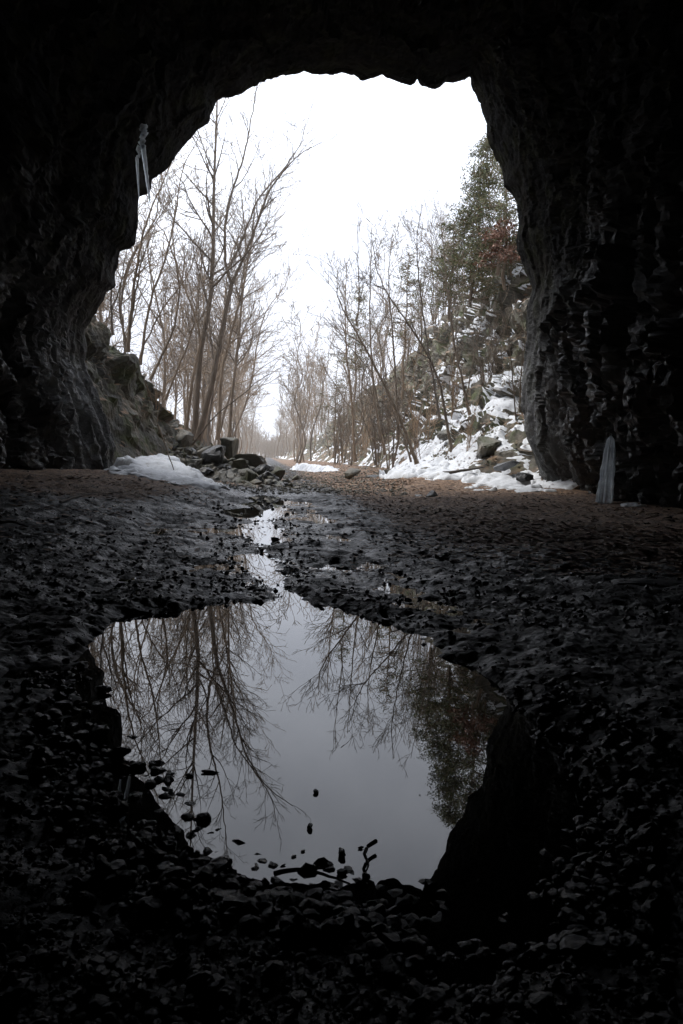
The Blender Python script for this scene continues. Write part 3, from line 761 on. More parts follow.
# stones in and around the puddle
PS = [(210, 770, 22, .35, "oval flat stone, longest of the row rising from the puddle"), (190, 773, 11, .6, "knobbly stone second from right in the row in the puddle"),
      (170, 772, 11, .5, "lens-shaped stone in the middle of the row in the puddle"), (153, 779, 11, .5, "rounded stone at the left end of the row in the puddle"),
      (316, 790, 11, .7, "small two-lobed stone alone in the middle of the puddle"), (310, 825, 12, .9, "small pointed stone standing alone below the middle of the puddle"),
      (342, 851, 22, .6, "largest light-grey stone near the front shore of the puddle"), (342, 870, 14, .8, "dark upright stone just in front of the largest puddle stone"),
      (366, 874, 12, .9, "small dark stone at the lower end of the curved twig"), (361, 845, 8, .9, "tiny stone right of the largest puddle stone"),
      (303, 848, 7, .6, "tiny stone left of the group of puddle stones"), (294, 853, 7, .6, "leftmost tiny stone before the front shore"), (283, 862, 8, .6, "tiny stone close to the front shore left of the group"),
      (366, 915, 22, .5, "pale wet rounded stone on the front shore"), (411, 921, 17, .5, "pale wet stone alone in the dark water right of the shore"),
      (418, 974, 28, .5, "pale wet flat stone near the bottom edge"), (324, 906, 14, .6, "round wet stone on the front shore left of the pale one"),
      (420, 792, 3, .6, "speck of gravel in the right half of the puddle"),
      (118, 757, 34, .9, "biggest black rock on the left shore of the puddle"), (99, 735, 26, .9, "black rock left above the biggest shore rock"), (104, 690, 18, .7, "black rock on the upper left shore"),
      (82, 664, 15, .7, "small black rock at the far left corner of the puddle"),
      (386, 621, 13, .6, "dark stone on the far shore, right of the wet run"), (262, 598, 14, .6, "dark stone at the far shore, left of the wet run"),
      (321, 605, 16, .5, "flat dark stone on the far shore beside the wet run"), (275, 541, 12, .8, "dark stone amid the shining wet run"), (283, 552, 14, .7, "second dark stone in the wet run, nearer the puddle")]
for i, (x, y, w, fl, lab) in enumerate(PS):
    p_ = on_level(x, y, 0.01); s = w * p_[1] / F_PX * 1.1
    pale = 'pale' in lab or 'light' in lab
    p_[2] = (s * fl * 0.18) if i < 18 else s * fl * 0.25
    stone("stone", (GMESH if pale else DMESH)[i % 3], p_, s, lab, "stone", sx=(1, 0.7, fl), rz=0.15 * (i % 3) if i < 4 else None, tilt=0.12)


def stick(px_list, r0, label, D=None, name="twig", z=0.02, mat=None, cat="twig", ends=0.35, grp=None):
    pts = []
    for q in px_list:
        pts.append(at(q[0], q[1], q[2]) if len(q) == 3 else on_level(q[0], q[1], z))
    pts = np.array(pts); t_ = np.linspace(0, len(pts) - 1, max(6, len(pts) * 3)); pp = np.stack([np.interp(t_, range(len(pts)), pts[:, c]) for c in range(3)], -1)
    for _ in range(3): pp[1:-1] = 0.25 * pp[:-2] + 0.5 * pp[1:-1] + 0.25 * pp[2:]
    pp += 0.12 * r0 * RNG.normal(size=pp.shape)
    V, Fq = tubes([(pp, np.linspace(r0, r0 * ends, len(pp)), 6)])
    return tag(link(name, mesh_from(name, V, Fq, mat or M_STICK)), label, cat, grp)


stick([(376, 841), (366, 847), (364, 856), (370, 862), (366, 872)], 0.006, "curved wet twig standing out of the puddle near the shore")
stick([(275, 874), (300, 868), (325, 874), (350, 884)], 0.007, "long thin stick lying along the front shore of the puddle")
stick([(158, 425, 24.5), (166, 447, 24), (174, 470, 23.2)], 0.035, "bare broken stick standing up out of the left snow patch", name="stick", cat="stick")
stick([(0, 522), (14, 521), (28, 527)], 0.02, "bent stick on the floor at the left wall", name="stick", cat="stick", z=0.2)
stick([(60, 502), (75, 497), (98, 492)], 0.02, "thin stick among the leaves below the left wall", name="stick", cat="stick", z=0.25)
stick([(436, 474, 25.5), (462, 471, 25), (485, 467, 24.6)], 0.06, "fallen branch lying across the snow at the foot of the right slope", name="branch", cat="branch")
stick([(512, 570), (518, 571), (524, 573)], 0.012, "pale splinter of wood on the dark floor right of the wet run", name="wood_chip", cat="wood chip", z=0.07, mat=M_SNOW)

# ------------------------------------------------------------------ gravel (nobody could count it)
def ico(sub):
    bm = bmesh.new(); bmesh.ops.create_icosphere(bm, subdivisions=sub, radius=0.5)
    V = np.array([v.co[:] for v in bm.verts]); Fq = np.array([[v.index for v in f.verts] for f in bm.faces]); bm.free(); return V, Fq


def scatter_stones(name, XY, S, sub, mat, seed, label, sink=0.15, flat=(0.4, 0.8)):
    r = np.random.default_rng(seed); V0, F0 = ico(sub); nv = len(V0); n = len(XY)
    K = 24; protos = []
    for k_ in range(K):
        v = V0 * np.array([1, r.uniform(.6, 1), r.uniform(*flat)]); v = v + 0.22 * facet(V0 * 1.6 + 10 * k_, 600 + k_)[:, None] * V0 * 2; protos.append(v)
    protos = np.array(protos)[r.integers(0, K, n)]
    a = r.uniform(0, 6.28, n); c, s = np.cos(a), np.sin(a)
    x = protos[..., 0] * c[:, None] - protos[..., 1] * s[:, None]; y = protos[..., 0] * s[:, None] + protos[..., 1] * c[:, None]
    tl = r.uniform(-0.35, 0.35, n)[:, None]
    z = protos[..., 2] + x * tl
    V = np.stack([x, y, z], -1) * S[:, None, None]
    gz = ground_z(XY[:, 0], XY[:, 1])
    V[..., 0] += XY[:, 0:1]; V[..., 1] += XY[:, 1:2]; V[..., 2] += (gz + S * sink)[:, None]
    Fq = (F0[None] + (np.arange(n) * nv)[:, None, None]).reshape(-1, 3)
    return tag(link(name, mesh_from(name, V.reshape(-1, 3), Fq, mat, smooth=False)), label, "gravel", kind='stuff')


def gravel_xy(n, y0, y1, seed, spread=0.45):
    r = np.random.default_rng(seed); inv = r.uniform(1 / y1, 1 / y0, n); Y = 1 / inv
    X = r.uniform(-spread, spread, n) * Y; return np.stack([X, Y], -1), r


XY, r_ = gravel_xy(16000, 1.15, 7.5, 801)
keep = ground_z(XY[:, 0], XY[:, 1]) > np.where((XY[:, 1] < 3.0) & (XY[:, 0] < 0.1), -0.045, -0.02)
XY = XY[keep]; S = 0.004 + 0.020 * r_.random(len(XY)) ** 2.5 + 0.03 * (r_.random(len(XY)) > 0.975)
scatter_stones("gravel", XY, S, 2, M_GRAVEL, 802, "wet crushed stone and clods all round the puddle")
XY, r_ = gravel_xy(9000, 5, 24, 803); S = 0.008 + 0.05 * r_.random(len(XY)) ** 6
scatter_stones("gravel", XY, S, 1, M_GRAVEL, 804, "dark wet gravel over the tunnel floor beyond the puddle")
XY, r_ = gravel_xy(420, 1.9, 2.75, 813, 0.2); XY[:, 0] -= 0.22; k3 = ground_z(XY[:, 0], XY[:, 1]) > -0.04; XY = XY[k3]; S = 0.010 + 0.028 * r_.random(len(XY)) ** 2
scatter_stones("gravel", XY, S, 2, M_GREYSTONE, 814, "paler wet pebbles glinting along the near shore of the puddle", sink=0.35, flat=(0.3, 0.6))
XY, r_ = gravel_xy(1100, 5.8, 19, 809, 0.06); XY[:, 0] -= SLOPE * XY[:, 1]; S = (0.008 + 0.03 * r_.random(len(XY)) ** 2) * np.clip(XY[:, 1] / 7, 0.8, 2)
scatter_stones("gravel", XY, S, 2, M_GRAVEL, 810, "stones breaking the shining wet run in the middle of the floor", sink=0.3)
XY, r_ = gravel_xy(9000, 21, 75, 807, 0.12); XY[:, 0] -= SLOPE * XY[:, 1] - 1.2; S = 0.03 + 0.08 * r_.random(len(XY)) ** 3
scatter_stones("gravel", XY, S, 1, M_BOULDER, 808, "loose stones along the track outside the tunnel")
XY, r_ = gravel_xy(3500, 1.6, 3.6, 805, 0.42)
sd_v = poly_sd(XY[:, 0], XY[:, 1], PUD); k2 = (sd_v < 0.10) & (sd_v > -0.30); XY = XY[k2]; S = 0.014 + 0.045 * r_.random(len(XY)) ** 2
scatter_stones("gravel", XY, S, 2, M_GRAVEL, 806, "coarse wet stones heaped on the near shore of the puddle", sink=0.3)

# ------------------------------------------------------------------ leaf litter
def leaves_at(name, P, S, mat, seed, label, cat="leaves", lift=0.006, flatness=0.2):
    r = np.random.default_rng(seed); n = len(P)
    t1 = np.stack([np.cos(a := r.uniform(0, 6.28, n)), np.sin(a), r.uniform(-flatness, flatness, n)], -1)
    t2 = np.stack([-np.sin(a), np.cos(a), r.uniform(-flatness, flatness, n)], -1)
    asp = r.uniform(0.45, 0.8, n)[:, None]; cu = r.uniform(0.0, 0.22, n)[:, None] * np.array([0, 0, 1.0])
    S = S[:, None]
    a0 = P - t1 * S; a2 = P + t1 * S; a1 = P + t2 * S * asp + cu * S; a3 = P - t2 * S * asp + cu * S
    V = np.stack([a0, a1, a2, a3], 1); V[..., 2] += lift
    Fq = np.arange(n * 4).reshape(n, 4)
    T_ = np.concatenate([Fq[:, [0, 1, 2]], Fq[:, [0, 2, 3]]], 0)
    return tag(link(name, mesh_from(name, V.reshape(-1, 3), T_, mat, smooth=False)), label, cat, kind='stuff')


XY, r_ = gravel_xy(34000, 7, 34, 811, 0.5)
u_ = XY[:, 0] + SLOPE * XY[:, 1]
dens = sstep(7, 14, XY[:, 1] + 0.9 * np.clip(XY[:, 0], -2, 5)) * sstep(0.6, 2.2, np.abs(u_ - np.where(XY[:, 1] > 23, 1.6, 0.2))) + 0.04
nzv_ = fbm(np.c_[XY * 0.8, 0 * XY[:, 0]], 3, 815)
keep = (r_.random(len(XY)) < dens * np.clip(0.75 + nzv_, 0.05, 1)) & (np.abs(XY[:, 0]) < 6.4 + 0 * XY[:, 1])
XY = XY[keep]; XY2, r2 = gravel_xy(9000, 24, 60, 831, 0.12); XY2[:, 0] -= SLOPE * XY2[:, 1] - 1.5; XY = np.concatenate([XY, XY2])
z = ground_z(XY[:, 0], XY[:, 1])
leaves_at("leaf_litter", np.c_[XY, z], 0.028 + 0.045 * RNG.random(len(XY)), M_LITTER, 812, "brown fallen leaves strewn over the ground about the tunnel mouth")
# on slopes
for nm, Pg, seed, nmax in (("right", PR, 820, 16000), ("left", PL, 821, 9000)):
    r_ = np.random.default_rng(seed); DDv = Pg[..., 1]
    gx = np.gradient(Pg, axis=1); gy = np.gradient(Pg, axis=0); q_ = np.cross(gx, gy); nzq = np.abs(q_[..., 2]) / (np.linalg.norm(q_, axis=-1) + 1e-9)
    ok = np.argwhere((nzq > 0.55) & (DDv < 60) & (DDv > 22)); sel = ok[r_.integers(0, len(ok), nmax)]
    P = Pg[sel[:, 0], sel[:, 1]] + r_.normal(size=(nmax, 3)) * np.array([0.1, 0.1, 0.0])
    leaves_at("leaf_litter", P, 0.035 + 0.045 * r_.random(nmax), M_LITTER, seed + 5, "brown dead leaves caught on the ledges of the %s-hand slope" % nm, lift=0.03)

# ------------------------------------------------------------------ ice
def icicle_line(p0, p1, r0, seed, n=26, s=10, knob=0.25):
    r = np.random.default_rng(seed); t_ = np.linspace(0, 1, n)
    P = p0[None] * (1 - t_[:, None]) + p1[None] * t_[:, None]
    P = P + 0.12 * knob * 4 * r0 * r.normal(size=P.shape)
    R = r0 * (1 - t_) ** 0.6 * (1 + knob * 0.4 * np.sin(t_ * 40 + seed) + knob * 0.3 * r.normal(size=n)) + 0.004
    return (P, R, s)


ic = empty("icicle", at(142, 120, 21)); tag(ic, "long pair of icicles hanging from the ceiling edge at the upper left of the mouth", "icicle")
o0 = np.array(ic.location)
ic_l = [("spike", (143, 146, 21), (150, 204, 21), 0.062), ("spike", (137, 158, 21), (139, 198, 21), 0.036), ("root", (143, 118, 21), (143, 150, 21), 0.085)]
for nm, a, b_, rr0 in ic_l:
    L_ = [icicle_line(at(*a), at(*b_), rr0, int(a[0]), knob=0.07 if nm == "spike" else 0.6)]
    if nm == "root": L_.append(icicle_line(at(142, 140, 21), at(137, 160, 21), 0.07, 5, n=12, knob=0.9))
    V, Fq = tubes(L_); link(nm, mesh_from(nm, V - o0, Fq, M_ICE), ic)

cl = empty("ice_column", on_level(606, 508, 0.2)); D_ = 17.0; b0 = at(604, 507, D_); cl.location = b0
tag(cl, "thick ribbed column of clear ice standing at the foot of the right tunnel wall", "ice column")
nr_, na_ = 44, 48
top = at(611, 436, D_); bot = b0 - np.array([0, 0, 0.08]); Vc = []
for i in range(nr_):
    f = i / (nr_ - 1); c = top * (1 - f) + bot * f; r0_ = np.interp(f, [0, 0.04, 0.15, 0.8, 1], [0.02, 0.06, 0.09, 0.145, 0.17])
    a_ = np.arange(na_) / na_ * 2 * math.pi
    pc = np.stack([np.cos(a_) * 1.3, np.sin(a_) * 1.3, np.full(na_, f * 1.2)], -1)
    rr_ = r0_ * (1 + 0.34 * fbm(pc * np.array([3.4, 3.4, 0.8]) + 5, 3, 940) + 0.10 * float(fbm(np.array([[f * 14.0, 2.0, 1.0]]), 3, 941)[0]))
    Vc.append(np.stack([c[0] + np.cos(a_) * rr_, c[1] + np.sin(a_) * rr_ * 0.8, np.full(na_, c[2])], -1))
Vc = np.array(Vc).reshape(-1, 3); ia = np.arange(nr_ * na_).reshape(nr_, na_); ib = np.roll(ia, -1, 1)
Fq = np.stack([ia[:-1], ia[1:], ib[1:], ib[:-1]], -1).reshape(-1, 4)
link("column", mesh_from("column", Vc - b0, Fq, M_ICE), cl)
V, Fq = tubes([icicle_line(at(612, 402, 17.1), at(611, 440, 17.0), 0.03, 3, knob=0.6)]); link("drip", mesh_from("drip", V - b0, Fq, M_ICE), cl)


# frozen seep on the right wall
def wall_pick(x0, x1, y0, y1, off, keepf, name, label):
    # project sheet vertices, keep those of the right wall inside the window
    W = T[:, i2:]; d = W - CAM
    fw = d @ Fv; sxp = 341.5 + F_PX * (d @ right) / np.where(fw > 0.1, fw, 1e9); syp = 512 - F_PX * (d @ up) / np.where(fw > 0.1, fw, 1e9)
    m_ = (sxp > x0) & (sxp < x1) & (syp > y0) & (syp < y1) & (W[..., 1] > 15) & (fw > 1)
    n_ = fbm(W * np.array([2.0, 2.0, 0.7]), 4, 930)
    m_ &= n_ > keepf
    inner = W.copy(); c_ = cen * np.array([1, 0, 1]); v_ = c_ - W; v_[..., 1] = 0; v_ /= np.linalg.norm(v_, axis=-1, keepdims=True) + 1e-9
    inner = W + v_ * (off + 0.05 * np.clip(n_ - keepf, 0, 1))[..., None]
    q = grid_quads(*W.shape[:2]); mk = m_.reshape(-1)[q].all(1); q = q[mk]
    if len(q) < 10: return None
    used = np.unique(q); remap = np.zeros(W.shape[0] * W.shape[1], int); remap[used] = np.arange(len(used))
    return tag(link(name, mesh_from(name, inner.reshape(-1, 3)[used], remap[q], M_ICE)), label, "ice")


# wall_pick(528, 560, 300, 470, 0.015, 0.12, "ice_sheet", "thin glassy sheet of ice running down the edge of the right tunnel wall")

# ------------------------------------------------------------------ trees
def unit(v): return v / (np.linalg.norm(v) + 1e-9)


def grow(lines, p, d, L, r, lev, rng, maxlev, minr, upw=0.25, n_seg=None, dens=1.0, side=7):
    n = n_seg or max(4, int(4 + L * 1.2)); pts = [p]; dd = unit(d); step = L / (n - 1)
    wob = 0.10 + 0.05 * lev
    for k_ in range(n - 1):
        dd = unit(dd + rng.normal(size=3) * wob + np.array([0, 0, upw * 0.22]))
        pts.append(pts[-1] + dd * step)
    pts = np.array(pts); t_ = np.linspace(0, 1, n); R = np.maximum(minr, r * (1 - 0.8 * t_))
    lines.append((pts, R, 5 if lev == 1 else (4 if lev == 2 else 3)))
    if lev < maxlev: kids(lines, pts, R, L, lev, rng, maxlev, minr, upw, dens)


def kids(lines, pts, R, L, lev, rng, maxlev, minr, upw, dens, t0=0.12):
    if lev == 0: cnt = int(L * 2.1 * dens)
    elif lev == 1: cnt = int((2.6 + L * 1.9) * dens)
    else: cnt = int((2.5 + L * 2.6) * dens)
    n = len(pts)
    for _ in range(cnt):
        t_ = rng.uniform(t0, 0.98); f = t_ * (n - 1); i = min(int(f), n - 2); w = f - i
        p = pts[i] * (1 - w) + pts[i + 1] * w; T_ = unit(pts[i + 1] - pts[i]); rr = R[i] * (1 - w) + R[i + 1] * w
        side_ = rng.normal(size=3); side_ = unit(side_ - T_ * (side_ @ T_)); ang = rng.uniform(0.45, 0.95)
        d = unit(T_ * math.cos(ang) + side_ * math.sin(ang))
        if lev == 0: cl_ = L * rng.uniform(0.16, 0.34) * (1.25 - 0.75 * t_)
        else: cl_ = L * rng.uniform(0.28, 0.6) * (1.15 - 0.6 * t_)
        if cl_ < 0.12: continue
        grow(lines, p, d, cl_, max(minr, min(rr * 0.62, 0.012 + cl_ * 0.011)), lev + 1, rng, maxlev, minr, upw, dens=dens)


def smooth_path(pts, n):
    pts = np.array(pts, float); s_ = np.r_[0, np.cumsum(np.linalg.norm(np.diff(pts, axis=0), axis=1))]
    t_ = np.linspace(0, s_[-1], n); q = np.stack([np.interp(t_, s_, pts[:, c]) for c in range(3)], -1)
    for _ in range(3): q[1:-1] = 0.25 * q[:-2] + 0.5 * q[1:-1] + 0.25 * q[2:]
    return q, s_[-1]


RS_ = 0.54


def tree_object(stems, seed, label, group=None, maxlev=3, minr=0.006, dens=1.0, t0=0.3, cat="tree", name="bare_tree", bark=None, twig=None, upw=0.3, base=None, child=None):
    """stems: list of (points, r0, r1, lev) in world space"""
    rng = np.random.default_rng(seed); tl, bl = [], []
    b0 = np.array(stems[0][0][0], float) if base is None else np.array(base, float)
    for si, st in enumerate(stems):
        pts, r0, r1 = st[:3]
        q, L = smooth_path(pts, max(8, int(len(pts) * 5)))
        q[1:-1] += 0.012 * rng.normal(size=q[1:-1].shape)
        R = np.linspace(r0, r1, len(q)) * RS_; 
        if si == 0: R[:3] *= np.array([1.45, 1.2, 1.06])
        (tl if si == 0 or r0 > 0.045 else bl).append((q, R, 9))
        kids(bl, q, R, L, 0, rng, maxlev, minr, upw, dens, t0=t0 if si == 0 else 0.12)
    root = empty(name, b0)
    V, Fq = tubes(tl); link("trunk", mesh_from("trunk", V - b0, Fq, bark or M_BARK), root)
    V, Fq = tubes(bl); link("branches", mesh_from("branches", V - b0, Fq, twig or M_TWIG), root)
    tag(root, label, cat, group)
    return root


def W_(pxs, D0, D1=None):
    n = len(pxs); D1 = D0 if D1 is None else D1
    return [at(a, b_, D0 + (D1 - D0) * i / max(1, n - 1)) for i, (a, b_) in enumerate(pxs)]


tree_object([(W_([(194, 440), (200, 350), (211, 301), (213, 250), (214, 183), (217, 109), (218, 60)], 34, 33), 0.24, 0.04)], 1001, "tallest straight bare tree of the left clump, rising to the tunnel ceiling", dens=0.9, t0=0.35)
tree_object([(W_([(198, 440), (215, 371), (225, 315), (232, 282)], 33.5), 0.23, 0.15),
             (W_([(232, 284), (225, 265), (225, 225), (229, 200), (243, 160), (252, 118), (257, 80)], 33.5, 33), 0.12, 0.025),
             (W_([(232, 284), (243, 258), (257, 225), (267, 193), (285, 169), (300, 153), (322, 142)], 33.5, 32), 0.12, 0.02),
             (W_([(228, 270), (244, 235), (258, 198), (278, 176), (301, 146), (306, 122)], 33.5, 32.5), 0.09, 0.018)], 1002, "forked bare tree of the left clump with an arm arching right across the sky", dens=0.95, t0=0.5)
tree_object([(W_([(218, 440), (222, 368), (236, 315), (243, 288), (252, 240), (262, 205)], 36), 0.16, 0.03)], 1003, "thin bare tree just right of the forked one", dens=0.9, t0=0.35)
tree_object([(W_([(229, 442), (232, 396), (239, 336), (244, 280), (246, 240), (241, 190)], 38), 0.15, 0.03)], 1004, "slender upright bare tree at the right side of the left clump", dens=0.9, t0=0.3)
tree_object([(W_([(186, 432), (193, 375), (202, 338), (190, 300), (180, 278), (172, 240), (176, 200)], 33), 0.13, 0.03)], 1005, "crooked bare tree bending left in front of the left clump", dens=0.8, t0=0.4)
tree_object([(W_([(192, 445), (215, 415), (246, 392), (258, 380), (271, 374), (292, 360)], 33, 31), 0.06, 0.012)], 1006, "thin sapling leaning far right over the rubble heap", dens=0.7, t0=0.3, minr=0.005)
tree_object([(W_([(128, 352), (132, 300), (141, 240), (152, 205), (166, 176), (181, 140)], 28), 0.11, 0.02),
             (W_([(129, 330), (141, 262), (158, 218), (172, 195)], 28), 0.07, 0.015),
             (W_([(127, 345), (118, 310), (124, 262), (130, 235)], 28), 0.06, 0.015)], 1007, "many-stemmed bare tree leaning right from the rock above the left slope", dens=1.0, t0=0.25)
tree_object([(W_([(140, 365), (150, 300), (165, 262), (176, 215), (181, 170), (200, 135)], 30), 0.10, 0.02),
             (W_([(142, 350), (160, 312), (186, 280), (200, 240), (204, 210)], 30), 0.06, 0.015)], 1008, "bare double-stemmed tree between the leaning one and the left clump", dens=1.0, t0=0.3)
tree_object([(W_([(150, 380), (174, 330), (181, 290), (176, 262), (163, 228), (150, 218)], 31), 0.10, 0.03),
             (W_([(152, 290), (180, 287), (211, 286), (234, 280)], 31), 0.03, 0.01)], 1009, "bare tree with a level branch reaching right to the clump", dens=0.9, t0=0.3)
tree_object([(W_([(113, 335), (110, 290), (118, 240), (128, 205)], 27), 0.07, 0.015),
             (W_([(112, 310), (122, 280), (140, 238)], 27), 0.05, 0.012)], 1010, "small bare tree hard against the left tunnel lip", dens=1.0, t0=0.2)
tree_object([(W_([(165, 400), (186, 350), (198, 310), (200, 270), (210, 225)], 35), 0.09, 0.02)], 1011, "thin bare tree standing on the left slope behind the crooked one", dens=0.9, t0=0.3)

# right side
tree_object([(W_([(417, 464), (398, 412), (383, 382), (366, 350), (354, 327), (342, 310), (336, 290), (338, 268)], 29, 30), 0.12, 0.025),
             (W_([(356, 326), (360, 300), (358, 270), (358, 210)], 30), 0.05, 0.01)], 1020, "bare tree leaning left over the track with one upright shoot", dens=0.8, t0=0.45)
tree_object([(W_([(452, 452), (440, 382), (424, 347), (404, 318), (389, 297), (378, 276), (372, 240)], 28, 29), 0.10, 0.02)], 1021, "bare tree leaning left below the snow-covered ledges", dens=0.8, t0=0.35)
tree_object([(W_([(411, 462), (405, 440), (392, 409), (384, 380), (380, 340)], 29.5, 30), 0.06, 0.02)], 1022, "short thin tree beside the foot of the leaning one", dens=0.7, t0=0.3)
tree_object([(W_([(385, 455), (374, 400), (370, 336), (370, 280), (372, 225)], 33), 0.10, 0.02)], 1023, "straight thin bare tree behind the leaning tree's fork", dens=0.8, t0=0.3)
tree_object([(W_([(440, 420), (428, 350), (420, 290), (416, 240), (422, 205)], 32), 0.09, 0.02)], 1024, "upright bare tree in the middle of the right slope", dens=0.9, t0=0.3)
tree_object([(W_([(470, 415), (455, 350), (447, 290), (444, 250), (440, 210)], 30), 0.09, 0.015),
             (W_([(466, 400), (478, 340), (484, 300)], 30), 0.05, 0.012)], 1025, "two-stemmed bare tree right of the slope's middle", dens=0.9, t0=0.25)
tree_object([(W_([(355, 462), (352, 400), (346, 350), (345, 300), (347, 262)], 40), 0.12, 0.03)], 1026, "thin straight tree at the edge of the track behind the rock row", dens=0.9, t0=0.25)
tree_object([(W_([(398, 440), (396, 380), (392, 330), (388, 280), (392, 235)], 36), 0.11, 0.02)], 1027, "bare tree between the two leaning trees, its top fine against the sky", dens=0.9, t0=0.3)

# stands further off: prototypes then plain copies
def proto_tree(seed, H, r0, maxlev, minr, dens, label, group, lean=(0, 0), twig=None):
    rng = np.random.default_rng(seed); n = 7
    pts = [np.array([lean[0] * (i / n) ** 1.3 * H + rng.normal() * 0.02 * H * (i > 0), lean[1] * (i / n) * H + rng.normal() * 0.02 * H * (i > 0), H * i / n]) for i in range(n + 1)]
    st = [(pts, r0, 0.02)]
    if seed % 2: st.append(([pts[3], pts[4] + np.array([rng.uniform(-1, 1), rng.uniform(-1, 1), 0.3]), pts[6] + np.array([rng.uniform(-2, 2), rng.uniform(-2, 2), 0])], r0 * 0.5, 0.02))
    return tree_object(st, seed, label, group, maxlev=maxlev, minr=minr, dens=dens, t0=0.22, twig=twig)


def place(o, x, y, z, s, rz, first):
    c = o if first else copy_tree(o)
    c.location = (float(x), float(y), float(z)); c.scale = (s, s, s * random.uniform(0.9, 1.12)); c.rotation_euler = (random.uniform(-.05, .05), random.uniform(-.05, .05), rz)
    return c


def surf_z(x, y, right_side):
    P = PR if right_side else PL
    j = np.argmin(np.abs(P[:, 0, 1] - y)); k_ = np.argmin(np.abs(P[j, :, 0] - x)); zb = P[j, k_, 2]
    zg = float(ground_z(np.array([x]), np.array([y]))[0])
    lo, hi = P[j, :, 0].min(), P[j, :, 0].max()
    return max(zg, zb) if lo - 0.3 < x < hi + 0.3 else zg


MIDL = "bare grey-brown tree in the dense stand along the left of the track"
MIDR = "bare grey-brown tree in the stand on the right of the track"
FARL = "fine-twigged bare tree in the distance where the track vanishes"
LP = [proto_tree(2000 + i, 13 + i % 3, 0.15, 3, 0.009, 0.72, MIDL, "stand left of the track", lean=((-0.08, 0.1, 0.2)[i % 3], 0)) for i in range(4)]
RP = [proto_tree(2010 + i, 11 + i % 3, 0.12, 3, 0.009, 0.72, MIDR, "stand right of the track", lean=((0.1, -0.12, -0.22)[i % 3], 0)) for i in range(4)]
FP = [proto_tree(2020 + i, 13, 0.17, 3, 0.018, 0.5, FARL, "distant trees where the track vanishes", lean=((0.1, -0.1, 0)[i % 3], 0)) for i in range(4)]
used = set()


def put(protos, x, y, right_side, s, label=None):
    k_ = random.randrange(len(protos)); o = protos[k_]; f = o.name not in used; used.add(o.name)
    return place(o, x, y, surf_z(x, y, right_side) - 0.08, s, random.choice([0, 0.5, -0.5, 0.25]) + random.uniform(-.3, .3), f)


for i in range(30):
    y = 40 + 42 * random.random() ** 1.2; u = -2.7 - random.random() ** 1.4 * 9 - (y - 38) * 0.0
    put(LP, U2X(u, y), y, False, random.uniform(0.75, 1.15))
for i in range(12):
    y = random.uniform(27, 37); u = -5.5 - random.random() * 7
    put(LP, U2X(u, y), y, False, random.uniform(0.55, 0.9))
for i in range(16):
    y = 46 + 44 * random.random() ** 1.2; u = 4.8 + random.random() ** 1.1 * 8
    put(RP, U2X(u, y), y, True, random.uniform(0.6, 0.95) * (0.8 if u > 8 else 1))
for i in range(110):
    y = 80 + 150 * random.random() ** 1.3; sd = random.random() < 0.45
    u = (-2.8 - 14 * random.random() ** 1.6) if sd else (3.2 + 15 * random.random() ** 1.6) - 0.8 * (y > 140)
    put(FP, U2X(u, y), y, not sd, random.uniform(0.8, 1.2))

# the far wood closing the view
rng = np.random.default_rng(77); lines = []
for i in range(420):
    y = rng.uniform(235, 420); x = U2X(rng.normal() * 16 + 2, y); H = rng.uniform(8, 13) * (0.55 + 0.45 * min(1, abs(x + SLOPE * y - 1.5) / 6))
    p = np.array([x, y, 0.2]); pts = np.array([p + np.array([rng.normal() * 0.15 * k_, 0, H * k_ / 5]) for k_ in range(6)]); lines.append((pts, np.linspace(0.16, 0.05, 6), 4))
    for _ in range(26):
        t_ = rng.uniform(0.1, 0.95); q = p + np.array([rng.normal() * 0.2, 0, H * t_]); d = unit(np.array([rng.normal(), rng.normal(), abs(rng.normal()) + 0.6])); L = rng.uniform(1.2, 3.2) * (1.2 - t_)
        lines.append((np.array([q, q + d * L * 0.5, q + unit(d + np.array([0, 0, 0.5])) * L]), np.array([0.05, 0.04, 0.02]), 3))
V, Fq = tubes(lines)
tag(link("distant_wood", mesh_from("distant_wood", V, Fq, M_TWIG)), "hazy brown wood closing the far end of the track", "wood", kind='stuff')

# saplings and brush on the right slope
def brush_proto(seed, H, n, label, group, mat=M_TAN, name="sapling"):
    rng = np.random.default_rng(seed); st = []
    for k_ in range(n):
        a = rng.uniform(0, 6.28); l = rng.uniform(0.05, 0.38); h = H * rng.uniform(0.55, 1)
        p0 = np.array([math.cos(a) * 0.08, math.sin(a) * 0.08, -0.1]); p1 = np.array([math.cos(a) * l * h * 0.35, math.sin(a) * l * h * 0.35, h * 0.5]); p2 = np.array([math.cos(a) * l * h, math.sin(a) * l * h, h])
        st.append(([p0, p1, p2], 0.02 + 0.006 * H, 0.008))
    return tree_object(st, seed, label, group, maxlev=2, minr=0.0065, dens=0.9, t0=0.2, bark=mat, twig=mat, name=name, cat="sapling")


